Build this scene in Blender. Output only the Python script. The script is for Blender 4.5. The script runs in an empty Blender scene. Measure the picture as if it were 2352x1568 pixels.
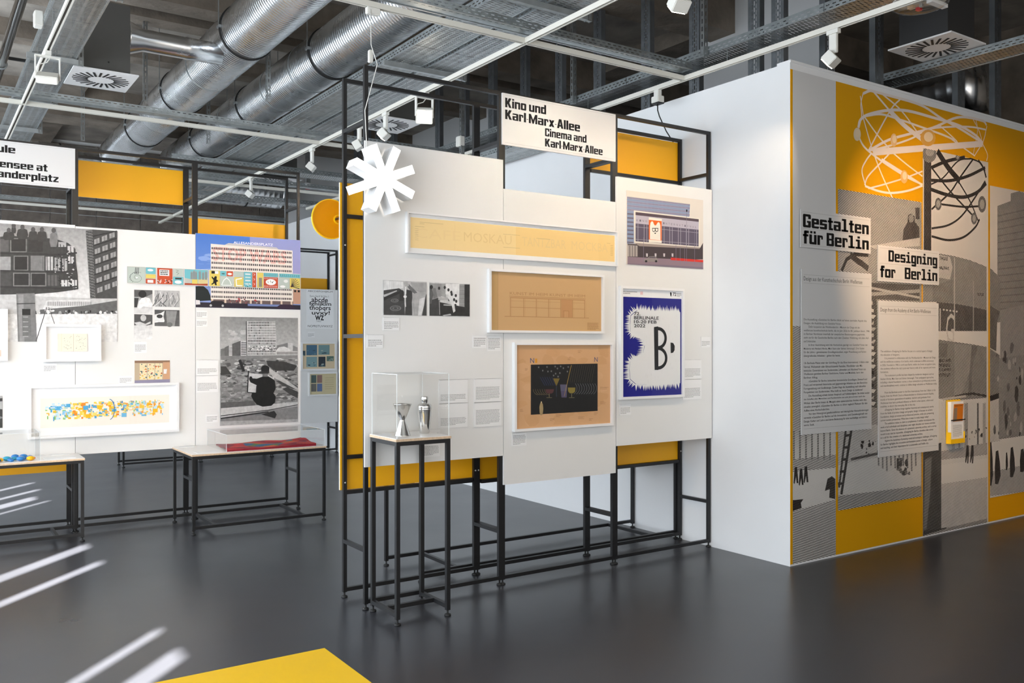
import bpy, math, random
from mathutils import Vector, Matrix

R = random.Random(7)
sc = bpy.context.scene
col = sc.collection

# ------------------------------------------------------------------ camera
CAM_F, CAM_A, CAM_Y0, CAM_H = 2025.0, math.radians(34.17), 791.4, 1.65
cd = bpy.data.cameras.new('camera')
cd.sensor_fit = 'HORIZONTAL'
cd.sensor_width = 36.0
cd.lens = 36.0 * CAM_F / 2352
cd.shift_y = (CAM_Y0 - 784.0) / 2352
cd.clip_start = 0.05
cd.clip_end = 200
cam = bpy.data.objects.new('camera', cd)
cam.location = (0, 0, CAM_H)
cam.rotation_euler = (math.pi / 2, 0, -CAM_A)
col.objects.link(cam)
sc.camera = cam

# ------------------------------------------------------------------ sky, sun, daylight, exposure
w = bpy.data.worlds.new('world')
sc.world = w
w.use_nodes = True
bg = w.node_tree.nodes['Background']
bg.inputs[0].default_value = (0.62, 0.76, 1.0, 1)
bg.inputs[1].default_value = 1.2

def lamp(kind, name, loc, rot, energy, color, **kw):
    l = bpy.data.lights.new(name, kind)
    l.energy = energy
    l.color = color
    for k, v in kw.items():
        setattr(l, k, v)
    o = bpy.data.objects.new(name, l)
    o.location = loc
    o.rotation_euler = rot
    col.objects.link(o)
    return o

SUN_DIR = Vector((0.66, 0.75, -0.466)).normalized()
sun = lamp('SUN', 'sun', (-6, -6, 8), (0, 0, 0), 190.0, (1.0, 0.96, 0.90), angle=math.radians(0.55))
sun.rotation_euler = SUN_DIR.to_track_quat('-Z', 'Y').to_euler()
# daylight through the long row of windows in the left wall; second, an added warm fill behind the camera
lamp('AREA', 'daylight_left', (-2.72, 7.0, 2.2), (0, math.radians(-90), 0), 980.0, (0.84, 0.92, 1.0),
     shape='RECTANGLE', size=3.2, size_y=17.0)
lamp('AREA', 'front_fill', (2.2, -2.25, 2.4), (math.radians(90), 0, 0), 130.0, (1.0, 0.91, 0.80),
     shape='RECTANGLE', size=8.0, size_y=3.0)  # added fill, the front wall has no windows
sc.view_settings.view_transform = 'Standard'
sc.view_settings.look = 'None'
sc.view_settings.gamma = 1.0
sc.view_settings.use_curve_mapping = False
sc.view_settings.exposure = 0.0

# ------------------------------------------------------------------ materials
def nd(nt, t, **kw):
    n = nt.nodes.new(t)
    for k, v in kw.items():
        setattr(n, k, v)
    return n

def base_mat(name):
    m = bpy.data.materials.new(name)
    m.use_nodes = True
    nt = m.node_tree
    return m, nt, nt.nodes['Principled BSDF'], nt.nodes['Material Output']

def math_n(nt, op, a, b=None, c=None):
    n = nd(nt, 'ShaderNodeMath', operation=op)
    for i, x in enumerate((a, b, c)):
        if x is None:
            continue
        if isinstance(x, (int, float)):
            n.inputs[i].default_value = x
        else:
            nt.links.new(x, n.inputs[i])
    return n.outputs[0]

def mat(name, c, rough=0.5, metal=0.0, noise=None, bump=None, rnoise=0.0, spec=0.5):
    m, nt, p, out = base_mat(name)
    p.inputs['Base Color'].default_value = (*c, 1)
    p.inputs['Roughness'].default_value = rough
    p.inputs['Metallic'].default_value = metal
    p.inputs['Specular IOR Level'].default_value = spec
    if noise or bump or rnoise:
        tc = nd(nt, 'ShaderNodeTexCoord')
    if noise:
        sc_, amt = noise[0], noise[1]
        n = nd(nt, 'ShaderNodeTexNoise')
        n.inputs['Scale'].default_value = sc_
        n.inputs['Detail'].default_value = 6
        nt.links.new(tc.outputs['Object'], n.inputs['Vector'])
        r = nd(nt, 'ShaderNodeMapRange')
        r.inputs['From Min'].default_value = 0.3
        r.inputs['From Max'].default_value = 0.7
        r.inputs['To Min'].default_value = 1 - amt
        r.inputs['To Max'].default_value = 1 + amt
        nt.links.new(n.outputs['Fac'], r.inputs['Value'])
        mx = nd(nt, 'ShaderNodeMix', data_type='RGBA', blend_type='MULTIPLY')
        mx.inputs[0].default_value = 1
        mx.inputs[6].default_value = (*c, 1)
        nt.links.new(r.outputs[0], mx.inputs[7])
        nt.links.new(mx.outputs[2], p.inputs['Base Color'])
        if rnoise:
            r2 = math_n(nt, 'MULTIPLY_ADD', n.outputs['Fac'], rnoise, rough - rnoise / 2)
            nt.links.new(r2, p.inputs['Roughness'])
    if bump:
        n = nd(nt, 'ShaderNodeTexNoise')
        n.inputs['Scale'].default_value = bump[0]
        n.inputs['Detail'].default_value = 8
        nt.links.new(tc.outputs['Object'], n.inputs['Vector'])
        b = nd(nt, 'ShaderNodeBump')
        b.inputs['Strength'].default_value = bump[1]
        b.inputs['Distance'].default_value = 0.02
        nt.links.new(n.outputs['Fac'], b.inputs['Height'])
        nt.links.new(b.outputs[0], p.inputs['Normal'])
    return m

def slots(nt, uv_u, uv_v, pu, hu, pv, hv, stagger=0.5):
    """1 inside slots: period pu x pv metres, slot size hu x hv metres, every other row shifted."""
    row = math_n(nt, 'FLOOR', math_n(nt, 'DIVIDE', uv_v, pv))
    sh = math_n(nt, 'MULTIPLY', math_n(nt, 'MODULO', math_n(nt, 'ABSOLUTE', row), 2.0), stagger)
    fu = math_n(nt, 'FRACT', math_n(nt, 'ADD', math_n(nt, 'DIVIDE', uv_u, pu), sh))
    fv = math_n(nt, 'FRACT', math_n(nt, 'DIVIDE', uv_v, pv))
    a = math_n(nt, 'LESS_THAN', math_n(nt, 'ABSOLUTE', math_n(nt, 'SUBTRACT', fu, 0.5)), hu / pu / 2)
    b = math_n(nt, 'LESS_THAN', math_n(nt, 'ABSOLUTE', math_n(nt, 'SUBTRACT', fv, 0.5)), hv / pv / 2)
    return math_n(nt, 'MULTIPLY', a, b)

def perf(name, c, pu, hu, pv, hv, vmin=-9.0, vmax=9.0, stagger=0.5, rough=0.38, metal=0.85):
    m, nt, p, out = base_mat(name)
    uv = nd(nt, 'ShaderNodeUVMap')
    s = nd(nt, 'ShaderNodeSeparateXYZ')
    nt.links.new(uv.outputs[0], s.inputs[0])
    k = slots(nt, s.outputs[0], s.outputs[1], pu, hu, pv, hv, stagger)
    k = math_n(nt, 'MULTIPLY', k, math_n(nt, 'GREATER_THAN', s.outputs[1], vmin))
    k = math_n(nt, 'MULTIPLY', k, math_n(nt, 'LESS_THAN', s.outputs[1], vmax))
    n = nd(nt, 'ShaderNodeTexNoise')
    n.inputs['Scale'].default_value = 14
    n.inputs['Detail'].default_value = 5
    tc = nd(nt, 'ShaderNodeTexCoord')
    nt.links.new(tc.outputs['Object'], n.inputs['Vector'])
    cr = nd(nt, 'ShaderNodeValToRGB')
    cr.color_ramp.elements[0].position = 0.3
    cr.color_ramp.elements[1].position = 0.7
    cr.color_ramp.elements[0].color = (c[0] * .8, c[1] * .8, c[2] * .8, 1)
    cr.color_ramp.elements[1].color = (c[0] * 1.15, c[1] * 1.15, c[2] * 1.15, 1)
    nt.links.new(n.outputs['Fac'], cr.inputs[0])
    nt.links.new(cr.outputs[0], p.inputs['Base Color'])
    p.inputs['Metallic'].default_value = metal
    p.inputs['Roughness'].default_value = rough
    tr = nd(nt, 'ShaderNodeBsdfTransparent')
    mx = nd(nt, 'ShaderNodeMixShader')
    nt.links.new(k, mx.inputs[0])
    nt.links.new(p.outputs[0], mx.inputs[1])
    nt.links.new(tr.outputs[0], mx.inputs[2])
    nt.links.new(mx.outputs[0], out.inputs[0])
    return m

def clear(name, tint=(1, 1, 1), gloss=1.0, rough=0.02, ior=1.45):
    m, nt, p, out = base_mat(name)
    tr = nd(nt, 'ShaderNodeBsdfTransparent')
    tr.inputs[0].default_value = (*tint, 1)
    gl = nd(nt, 'ShaderNodeBsdfGlossy')
    gl.inputs['Roughness'].default_value = rough
    fr = nd(nt, 'ShaderNodeLayerWeight')
    fr.inputs[0].default_value = 0.5
    r0 = ((ior - 1) / (ior + 1)) ** 2
    k = math_n(nt, 'MULTIPLY', math_n(nt, 'MULTIPLY_ADD', math_n(nt, 'POWER', fr.outputs['Facing'], 5.0), 1 - r0, r0), gloss)
    mx = nd(nt, 'ShaderNodeMixShader')
    nt.links.new(k, mx.inputs[0])
    nt.links.new(tr.outputs[0], mx.inputs[1])
    nt.links.new(gl.outputs[0], mx.inputs[2])
    nt.links.new(mx.outputs[0], out.inputs[0])
    return m

def tinted(name, c):
    m, nt, p, out = base_mat(name)
    p.inputs['Base Color'].default_value = (*c, 1)
    p.inputs['Roughness'].default_value = 0.3
    tr = nd(nt, 'ShaderNodeBsdfTransparent')
    tr.inputs[0].default_value = (0.9, 0.55, 0.0, 1)
    tl = nd(nt, 'ShaderNodeBsdfTranslucent')
    tl.inputs[0].default_value = (*c, 1)
    a = nd(nt, 'ShaderNodeMixShader'); a.inputs[0].default_value = 0.5
    nt.links.new(p.outputs[0], a.inputs[1]); nt.links.new(tl.outputs[0], a.inputs[2])
    b = nd(nt, 'ShaderNodeMixShader'); b.inputs[0].default_value = 0.3
    nt.links.new(a.outputs[0], b.inputs[1]); nt.links.new(tr.outputs[0], b.inputs[2])
    nt.links.new(b.outputs[0], out.inputs[0])
    return m

def emis(name, c, s):
    m, nt, p, out = base_mat(name)
    p.inputs['Base Color'].default_value = (*c, 1)
    p.inputs['Emission Color'].default_value = (*c, 1)
    p.inputs['Emission Strength'].default_value = s
    return m

def print_mat(name, grain=0.0, rough=0.55, gscale=60.0):
    m, nt, p, out = base_mat(name)
    a = nd(nt, 'ShaderNodeAttribute', attribute_name='ink')
    p.inputs['Roughness'].default_value = rough
    p.inputs['Specular IOR Level'].default_value = 0.3
    src = a.outputs['Color']
    if grain:
        tc = nd(nt, 'ShaderNodeTexCoord')
        n = nd(nt, 'ShaderNodeTexNoise')
        n.inputs['Scale'].default_value = gscale
        n.inputs['Detail'].default_value = 5
        nt.links.new(tc.outputs['Object'], n.inputs['Vector'])
        r = nd(nt, 'ShaderNodeMapRange')
        r.inputs['From Min'].default_value = 0.3
        r.inputs['From Max'].default_value = 0.7
        r.inputs['To Min'].default_value = 1 - grain
        r.inputs['To Max'].default_value = 1 + grain
        nt.links.new(n.outputs['Fac'], r.inputs['Value'])
        mx = nd(nt, 'ShaderNodeMix', data_type='RGBA', blend_type='MULTIPLY')
        mx.inputs[0].default_value = 1
        nt.links.new(src, mx.inputs[6])
        nt.links.new(r.outputs[0], mx.inputs[7])
        src = mx.outputs[2]
    nt.links.new(src, p.inputs['Base Color'])
    return m

def halftone_mat(name):
    """line screen: the tone stored in 'ink' becomes diagonal black lines and dots on pale paper"""
    m, nt, p, out = base_mat(name)
    a = nd(nt, 'ShaderNodeAttribute', attribute_name='ink')
    bwn = nd(nt, 'ShaderNodeRGBToBW')
    nt.links.new(a.outputs['Color'], bwn.inputs[0])
    g = nd(nt, 'ShaderNodeNewGeometry')
    s = nd(nt, 'ShaderNodeSeparateXYZ')
    nt.links.new(g.outputs['Position'], s.inputs[0])
    per = 0.0125
    k = 2 * math.pi / per
    ca, sa = math.cos(math.radians(16)), math.sin(math.radians(16))
    c1 = math_n(nt, 'ADD', math_n(nt, 'MULTIPLY', s.outputs[2], ca * k), math_n(nt, 'MULTIPLY', s.outputs[0], sa * k))
    c2 = math_n(nt, 'SUBTRACT', math_n(nt, 'MULTIPLY', s.outputs[0], ca * k), math_n(nt, 'MULTIPLY', s.outputs[2], sa * k))
    n = nd(nt, 'ShaderNodeTexNoise')
    n.inputs['Scale'].default_value = 14
    n.inputs['Detail'].default_value = 6
    nt.links.new(g.outputs['Position'], n.inputs['Vector'])
    tone = math_n(nt, 'ADD', bwn.outputs[0], math_n(nt, 'MULTIPLY_ADD', n.outputs['Fac'], 0.5, -0.25))
    tone = math_n(nt, 'MULTIPLY_ADD', bwn.outputs[0], 0.75, math_n(nt, 'MULTIPLY', tone, 0.25))
    t = math_n(nt, 'ADD', math_n(nt, 'MULTIPLY_ADD', math_n(nt, 'COSINE', c1), 0.36, 0.5),
               math_n(nt, 'MULTIPLY', math_n(nt, 'COSINE', c2), 0.13))
    hit = math_n(nt, 'GREATER_THAN', t, tone)
    mx = nd(nt, 'ShaderNodeMix', data_type='RGBA')
    mx.inputs[6].default_value = (0.60, 0.58, 0.55, 1)
    mx.inputs[7].default_value = (0.022, 0.018, 0.016, 1)
    nt.links.new(hit, mx.inputs[0])
    nt.links.new(mx.outputs[2], p.inputs['Base Color'])
    p.inputs['Roughness'].default_value = 0.7
    p.inputs['Specular IOR Level'].default_value = 0.2
    return m

M = {}
M['floor'] = mat('dark_linoleum', (0.036, 0.037, 0.044), 0.30, noise=(1.6, 0.12), rnoise=0.12)
M['white_wall'] = mat('white_wall_paint', (0.80, 0.81, 0.82), 0.7, noise=(3, 0.012))
M['board'] = mat('white_board', (0.77, 0.77, 0.76), 0.55, noise=(4, 0.008))
M['card'] = mat('card_white', (0.80, 0.80, 0.80), 0.6)
M['frame_white'] = mat('white_lacquer', (0.82, 0.82, 0.82), 0.4)
M['black'] = mat('black_powder_coat', (0.007, 0.007, 0.008), 0.45, noise=(40, 0.1))
M['rubber'] = mat('black_rubber', (0.01, 0.01, 0.01), 0.6)
M['yellow'] = mat('yellow_board', (0.88, 0.43, 0.0), 0.5, noise=(4, 0.01))
M['yellow_top'] = mat('yellow_lacquer', (0.92, 0.55, 0.0), 0.45)
M['ply'] = mat('plywood_edge', (0.62, 0.45, 0.30), 0.6, noise=(60, 0.15))
M['table'] = mat('pale_table_top', (0.80, 0.77, 0.74), 0.28)
M['concrete'] = mat('raw_concrete', (0.36, 0.325, 0.285), 0.9, noise=(2.2, 0.35), bump=(9, 0.5))
M['concrete2'] = mat('brown_concrete', (0.22, 0.185, 0.15), 0.9, noise=(3.0, 0.35), bump=(12, 0.6))
M['duct'] = mat('galvanised_duct', (0.86, 0.88, 0.90), 0.27, metal=1.0, noise=(2.5, 0.10), rnoise=0.14)
M['galv'] = mat('galvanised_steel', (0.45, 0.48, 0.49), 0.42, metal=0.85, noise=(10, 0.15))
M['stud'] = mat('stud_steel', (0.26, 0.28, 0.30), 0.45, metal=0.8, noise=(6, 0.15))
M['track'] = mat('cream_track', (0.72, 0.70, 0.63), 0.5)
M['white_plastic'] = mat('white_plastic', (0.74, 0.73, 0.68), 0.45)
M['dark_groove'] = mat('dark_groove', (0.06, 0.05, 0.04), 0.7)
M['grey_box'] = mat('grey_sheet_box', (0.085, 0.083, 0.078), 0.6)
M['dark_box'] = mat('dark_sheet_box', (0.035, 0.035, 0.036), 0.55)
M['chrome'] = mat('polished_steel', (0.75, 0.74, 0.72), 0.12, metal=1.0)
M['screw'] = mat('screw_head', (0.75, 0.74, 0.72), 0.3, metal=0.9)
M['red'] = mat('red_plastic', (0.55, 0.01, 0.02), 0.4)
M['glass'] = clear('picture_glass', (1, 1, 1), 0.9, 0.02, 1.35)
M['acrylic'] = clear('clear_acrylic', (0.985, 0.985, 0.98), 1.0, 0.02, 1.42)
M['acrylic_edge'] = mat('acrylic_edge', (0.75, 0.78, 0.78), 0.25)
M['yellow_clear'] = tinted('yellow_acrylic', (0.95, 0.50, 0.0))
M['window_glass'] = clear('window_glass', (0.98, 0.99, 0.99), 1.0, 0.0, 1.4)
M['print'] = print_mat('print_ink')
M['photo'] = print_mat('photo_print', 0.16, 0.45, 30.0)
M['halftone'] = halftone_mat('halftone_wallpaper')
M['tray_bottom'] = perf('perforated_tray', (0.40, 0.42, 0.42), 0.030, 0.008, 0.066, 0.046, stagger=0.5)
M['tray_rail'] = perf('perforated_rail', (0.42, 0.46, 0.47), 0.052, 0.028, 0.022, 0.007, 0.005, 0.049, stagger=0.5)
M['stud_perf'] = perf('perforated_stud', (0.20, 0.215, 0.23), 0.052, 0.036, 0.022, 0.009, 0.033, 0.077, stagger=0.5, metal=0.7, rough=0.5)
M['strut_perf'] = perf('perforated_strut', (0.36, 0.38, 0.38), 0.06, 0.036, 0.041, 0.012, stagger=0.0)
M['glow'] = emis('lit_acrylic', (1.0, 0.95, 0.88), 3.5)
M['glow_lamp'] = emis('lamp_lens', (1.0, 0.88, 0.72), 14.0)
M['cable'] = mat('white_cable', (0.75, 0.74, 0.70), 0.5)
M['brown_wall'] = mat('brown_block_wall', (0.16, 0.135, 0.115), 0.9, noise=(6, 0.3), bump=(20, 0.5))
M['blind'] = mat('window_blind', (0.75, 0.77, 0.80), 0.8)  # for the added panels that mask the sun

# ------------------------------------------------------------------ mesh helpers
ORG = {}

def org(o):
    return ORG.get(o.name, Vector((0, 0, 0))) if o else Vector((0, 0, 0))

def tag(o, label=None, cat=None, group=None, kind=None):
    if label: o['label'] = label
    if cat: o['category'] = cat
    if group: o['group'] = group
    if kind: o['kind'] = kind
    return o

def thing(name, label, cat, loc=(0, 0, 0), group=None):
    o = bpy.data.objects.new(name, None)
    o.empty_display_size = 0.1
    o.location = loc
    col.objects.link(o)
    ORG[o.name] = Vector(loc)
    return tag(o, label, cat, group)

def link(name, me, parent, loc):
    """loc in world metres"""
    o = bpy.data.objects.new(name, me)
    col.objects.link(o)
    if parent:
        o.parent = parent
        po = org(parent)
        o.location = Vector(loc) - po
    else:
        o.location = loc
    ORG[o.name] = Vector(loc)
    return o

BOXES = {}

def box_mesh(dx, dy, dz, m, bev=0.0):
    key = (round(dx, 4), round(dy, 4), round(dz, 4), m.name, bev)
    if key in BOXES:
        return BOXES[key]
    me = bpy.data.meshes.new('box')
    x, y, z = dx / 2, dy / 2, dz / 2
    if bev:
        import bmesh
        bm = bmesh.new()
        bmesh.ops.create_cube(bm, size=1.0)
        for v in bm.verts:
            v.co = (v.co.x * dx, v.co.y * dy, v.co.z * dz)
        bmesh.ops.bevel(bm, geom=bm.edges[:], offset=bev, segments=2, affect='EDGES')
        bm.to_mesh(me)
        bm.free()
    else:
        v = [(-x, -y, -z), (x, -y, -z), (x, y, -z), (-x, y, -z), (-x, -y, z), (x, -y, z), (x, y, z), (-x, y, z)]
        f = [(0, 3, 2, 1), (4, 5, 6, 7), (0, 1, 5, 4), (1, 2, 6, 5), (2, 3, 7, 6), (3, 0, 4, 7)]
        me.from_pydata(v, [], f)
    me.materials.append(m)
    BOXES[key] = me
    return me

def B(name, x0, x1, y0, y1, z0, z1, m, parent=None, bev=0.0, base=True):
    me = box_mesh(x1 - x0, y1 - y0, z1 - z0, M[m], bev)
    return link(name, me, parent, ((x0 + x1) / 2, (y0 + y1) / 2, (z0 + z1) / 2))

class MB:
    def __init__(s):
        s.v, s.f, s.uv, s.c = [], [], [], []
    def face(s, pts, uv=None, c=None):
        i = len(s.v)
        s.v += [tuple(p) for p in pts]
        s.f.append(tuple(range(i, i + len(pts))))
        s.uv.append(uv)
        s.c.append(c)
    def box(s, x0, x1, y0, y1, z0, z1, c=None):
        P = [(x0, y0, z0), (x1, y0, z0), (x1, y1, z0), (x0, y1, z0), (x0, y0, z1), (x1, y0, z1), (x1, y1, z1), (x0, y1, z1)]
        for q in ((0, 3, 2, 1), (4, 5, 6, 7), (0, 1, 5, 4), (1, 2, 6, 5), (2, 3, 7, 6), (3, 0, 4, 7)):
            s.face([P[i] for i in q], None, c)
    def bar(s, p, q, wd, ht, up=(0, 0, 1)):
        p, q = Vector(p), Vector(q)
        d = (q - p).normalized()
        u = Vector(up)
        r = d.cross(u)
        if r.length < 1e-5:
            r = d.cross(Vector((1, 0, 0)))
        r.normalize()
        u = r.cross(d)
        P = []
        for e in (p, q):
            for a, b in ((-1, -1), (1, -1), (1, 1), (-1, 1)):
                P.append(e + r * a * wd / 2 + u * b * ht / 2)
        for k in ((3, 2, 1, 0), (4, 5, 6, 7), (0, 1, 5, 4), (1, 2, 6, 5), (2, 3, 7, 6), (3, 0, 4, 7)):
            s.face([P[i] for i in k])
    def lathe(s, prof, n=24, axis='z', c=(0, 0, 0), caps=True):
        """prof: (radius, height) pairs"""
        i0 = len(s.v)
        for r, h in prof:
            for k in range(n):
                a = 2 * math.pi * k / n
                u, v = r * math.cos(a), r * math.sin(a)
                if axis == 'z': p = (c[0] + u, c[1] + v, c[2] + h)
                elif axis == 'y': p = (c[0] + u, c[1] + h, c[2] - v)
                else: p = (c[0] + h, c[1] + u, c[2] + v)
                s.v.append(p)
        for j in range(len(prof) - 1):
            for k in range(n):
                a, b = i0 + j * n + k, i0 + j * n + (k + 1) % n
                s.f.append((a, b, b + n, a + n)); s.uv.append(None); s.c.append(None)
        for j, flip in ((0, True), (len(prof) - 1, False)):
            if caps and prof[j][0] > 1e-6:
                q = [i0 + j * n + k for k in range(n)]
                s.f.append(tuple(reversed(q)) if flip else tuple(q)); s.uv.append(None); s.c.append(None)
    def tube(s, pts, r, n=8):
        pts = [Vector(p) for p in pts]
        i0 = len(s.v)
        t0 = (pts[1] - pts[0]).normalized()
        u = t0.orthogonal().normalized()
        for i, p in enumerate(pts):
            a = pts[max(i - 1, 0)]; b = pts[min(i + 1, len(pts) - 1)]
            t = (b - a).normalized()
            u = (u - t * u.dot(t)).normalized()
            vv = t.cross(u)
            for k in range(n):
                an = 2 * math.pi * k / n
                s.v.append(tuple(p + u * r * math.cos(an) + vv * r * math.sin(an)))
        for j in range(len(pts) - 1):
            for k in range(n):
                a, b = i0 + j * n + k, i0 + j * n + (k + 1) % n
                s.f.append((a, b, b + n, a + n)); s.uv.append(None); s.c.append(None)
        s.f.append(tuple(i0 + k for k in reversed(range(n)))); s.uv.append(None); s.c.append(None)
        L = i0 + (len(pts) - 1) * n
        s.f.append(tuple(L + k for k in range(n))); s.uv.append(None); s.c.append(None)
    def mesh(s, name, m, o, smooth=False):
        me = bpy.data.meshes.new(name)
        me.from_pydata([(v[0] - o[0], v[1] - o[1], v[2] - o[2]) for v in s.v], [], s.f)
        me.materials.append(m)
        if any(u for u in s.uv):
            L = me.uv_layers.new(name='UVMap')
            i = 0
            for fc, u in zip(s.f, s.uv):
                for k in range(len(fc)):
                    L.data[i].uv = u[k] if u else (0, 0)
                    i += 1
        if any(c for c in s.c):
            at = me.color_attributes.new('ink', 'FLOAT_COLOR', 'CORNER')
            buf = []
            for fc, c in zip(s.f, s.c):
                if c and isinstance(c[0], (tuple, list)):
                    for k in range(len(fc)):
                        buf += [*c[k], 1.0]
                else:
                    buf += [*(c or (0, 0, 0)), 1.0] * len(fc)
            at.data.foreach_set('color', buf)
        if smooth:
            me.polygons.foreach_set('use_smooth', [True] * len(me.polygons))
        me.update()
        return me
    def build(s, name, m, parent=None, smooth=False):
        xs, ys, zs = zip(*s.v)
        o = ((min(xs) + max(xs)) / 2, (min(ys) + max(ys)) / 2, min(zs))
        return link(name, s.mesh(name, M[m], o, smooth), parent, o)

def copy_tree(o, d, parent=None):
    c = o.copy()
    col.objects.link(c)
    c.parent = parent
    if parent is None:
        c.location = Vector(o.location) + Vector(d)
    for ch in list(o.children):
        copy_tree(ch, d, c)
    return c

def struct(o):
    o['kind'] = 'structure'
    return o

# ------------------------------------------------------------------ room shell
X0, X1, Y0, Y1, ZC = -3.0, 10.5, -2.6, 17.5, 5.3
struct(B('floor', X0, X1, Y0, Y1, -0.1, 0.0, 'floor'))
ceil = struct(B('ceiling', X0, X1, Y0, Y1, ZC, ZC + 0.2, 'concrete'))
for y0, y1, z0 in ((13.7, 14.25, 4.85), (8.88, 9.18, 4.95), (9.48, 9.74, 4.97), (3.0, 3.4, 4.8), (6.4, 6.75, 4.95), (11.3, 11.55, 5.1), (-0.2, 0.3, 4.7)):
    B('ceiling_beam', X0, X1, y0, y1, z0, ZC, 'concrete2' if z0 > 4.7 else 'concrete', ceil)
for x0 in (1.6, 7.3):
    B('ceiling_beam', x0, x0 + 0.35, Y0, Y1, 5.12, ZC, 'concrete2', ceil)
wb = struct(B('wall_back', X0, X1, Y1, Y1 + 0.2, 0, ZC, 'white_wall'))
for i in range(14):
    for j in range(5):
        B('block', X0 + 0.5 + i * 0.75, X0 + 1.235 + i * 0.75, Y1 - 0.03, Y1, 3.15 + j * 0.42, 3.555 + j * 0.42, 'brown_wall', wb)
struct(B('wall_right', X1, X1 + 0.2, Y0, Y1, 0, ZC, 'concrete2'))
fw = struct(B('wall_front', X0, X1, Y0 - 0.2, Y0, 0, ZC, 'white_wall'))
# left wall with its row of windows: piers, sill, lintel, glass, plus unseen panels added so their gaps shape the sun streaks
mb = MB()
mb.box(X0 - 0.2, X0, Y0, Y1, 0, 0.35)
mb.box(X0 - 0.2, X0, Y0, Y1, 4.0, ZC)
wy = [-2.2, 1.6, 5.4, 9.2, 13.0, 16.8]
for a in wy:
    mb.box(X0 - 0.2, X0, a - 0.06, a + 0.06, 0.35, 4.0)
mb.box(X0 - 0.2, X0, Y0, wy[0], 0.35, 4.0)
mb.box(X0 - 0.2, X0, wy[-1], Y1, 0.35, 4.0)
struct(mb.build('wall_left', 'white_wall'))
GAPS = [(0.02, 0.22, 2.97), (0.53, 0.64, 2.97), (2.44, 2.58, 2.97), (3.06, 3.26, 2.97), (3.62, 3.74, 2.2), (4.2, 4.5, 1.9),
        (5.6, 5.72, 2.97), (5.95, 6.2, 2.9), (6.5, 6.62, 2.97), (7.1, 7.22, 2.97)]
for i in range(5):
    a, b = wy[i] + 0.06, wy[i + 1] - 0.06
    wn = struct(B('window_%d' % (i + 1), X0 - 0.11, X0 - 0.10, a, b, 0.35, 4.0, 'window_glass'))
    B('window_frame', X0 - 0.14, X0 - 0.07, a, b, 0.35, 0.40, 'frame_white', wn)
    B('window_frame', X0 - 0.14, X0 - 0.07, a, b, 3.95, 4.0, 'frame_white', wn)
    B('blind', X0 - 0.03, X0 - 0.02, a, b, 2.97, 4.0, 'blind', wn)
    cur = a
    for g0, g1, gt in GAPS:
        if a < g0 < b:
            B('blind', X0 - 0.03, X0 - 0.02, cur, g0, 0.35, 2.97, 'blind', wn)
            if gt < 2.97:
                B('blind', X0 - 0.03, X0 - 0.02, g0, g1, gt, 2.97, 'blind', wn)
            cur = g1
    B('blind', X0 - 0.03, X0 - 0.02, cur, b, 0.35, 2.97, 'blind', wn)

# the white boxed-in partition with the mural on its end
WX, WY, WZ = 5.395, 4.265, 3.75
struct(B('wall_partition', WX, WX + 0.12, WY, 15.6, 0, WZ, 'white_wall'))
wm = struct(B('wall_mural', WX + 0.12, X1, WY, WY + 0.12, 0, WZ, 'white_wall'))
struct(B('trim_1', WX, X1, WY - 0.006, WY + 0.12, WZ, WZ + 0.02, 'white_wall'))
# taller inner partition seen between the studs
for i, (a, b) in enumerate(((5.25, 6.95), (9.75, 10.25), (10.9, 15.2))):
    struct(B('wall_inner_%d' % (i + 1), 7.2, 7.3, a, b, 0.0, ZC, 'white_wall'))
struct(B('wall_far', WX + 0.12, 7.3, 15.3, 15.4, 0, ZC, 'white_wall'))

# ------------------------------------------------------------------ display racks
T = 0.025

def post(px, py, z1, rk, z0=0.036):
    p = B('post', px - T / 2, px + T / 2, py - T / 2, py + T / 2, z0, z1, 'black', rk)
    foot(px, py, p, z0)
    return p

FOOT = None

def foot(px, py, parent, z0=0.036):
    global FOOT
    if FOOT is None:
        f = MB()
        f.lathe([(0.019, 0.0), (0.021, 0.003), (0.019, 0.011), (0.008, 0.015), (0.006, 0.016), (0.006, 0.037)], 14)
        FOOT = f.mesh('foot', M['rubber'], (0, 0, 0), True)
    return link('foot', FOOT, parent, (px, py, 0.0))

def rail_x(x0, x1, py, z, rk, n='rail'):
    return B(n, x0, x1, py - T / 2, py + T / 2, z - T / 2, z + T / 2, 'black', rk)

def rail_y(px, y0, y1, z, rk, n='crossbar'):
    return B(n, px - T / 2, px + T / 2, y0, y1, z - T / 2, z + T / 2, 'black', rk)

SCR = None

def screw(x, y, z, parent, axis='y'):
    global SCR
    if SCR is None:
        f = MB()
        f.lathe([(0.006, 0.0), (0.006, -0.002), (0.004, -0.0035)], 10, 'y')
        SCR = f.mesh('screw', M['screw'], (0, 0, 0), True)
    o = link('screw', SCR, parent, (x, y, z))
    if axis == 'x':
        o.rotation_euler = (0, 0, -math.pi / 2)
    return o

def rack(label, xs, yf, yb, top, group=None):
    rk = thing('display_rack', label, 'rack', ((xs[0] + xs[-1]) / 2, (yf + yb) / 2, 0), group)
    f, b = yf + T / 2, yb - T / 2
    for i in range(len(xs) - 1):
        a, c = xs[i] + T / 2, xs[i + 1] - T / 2
        for px in (a, c):
            p = post(px, f, top, rk)
            q = post(px, b, top, rk)
            for z in (0.37, 1.705, 3.04):
                rail_y(px, yf + T, yb - T, z, rk)
            for z in (2.3, 0.75):
                screw(px, yb - T, z, q)
        for yy in (f, b):
            rail_x(a + T / 2, c - T / 2, yy, top - T / 2, rk)
            rail_x(a + T / 2, c - T / 2, yy, 0.052, rk)
        for z in (2.49, 0.915):
            rail_x(a + T / 2, c - T / 2, b, z, rk, 'back_rail')
    return rk

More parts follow.
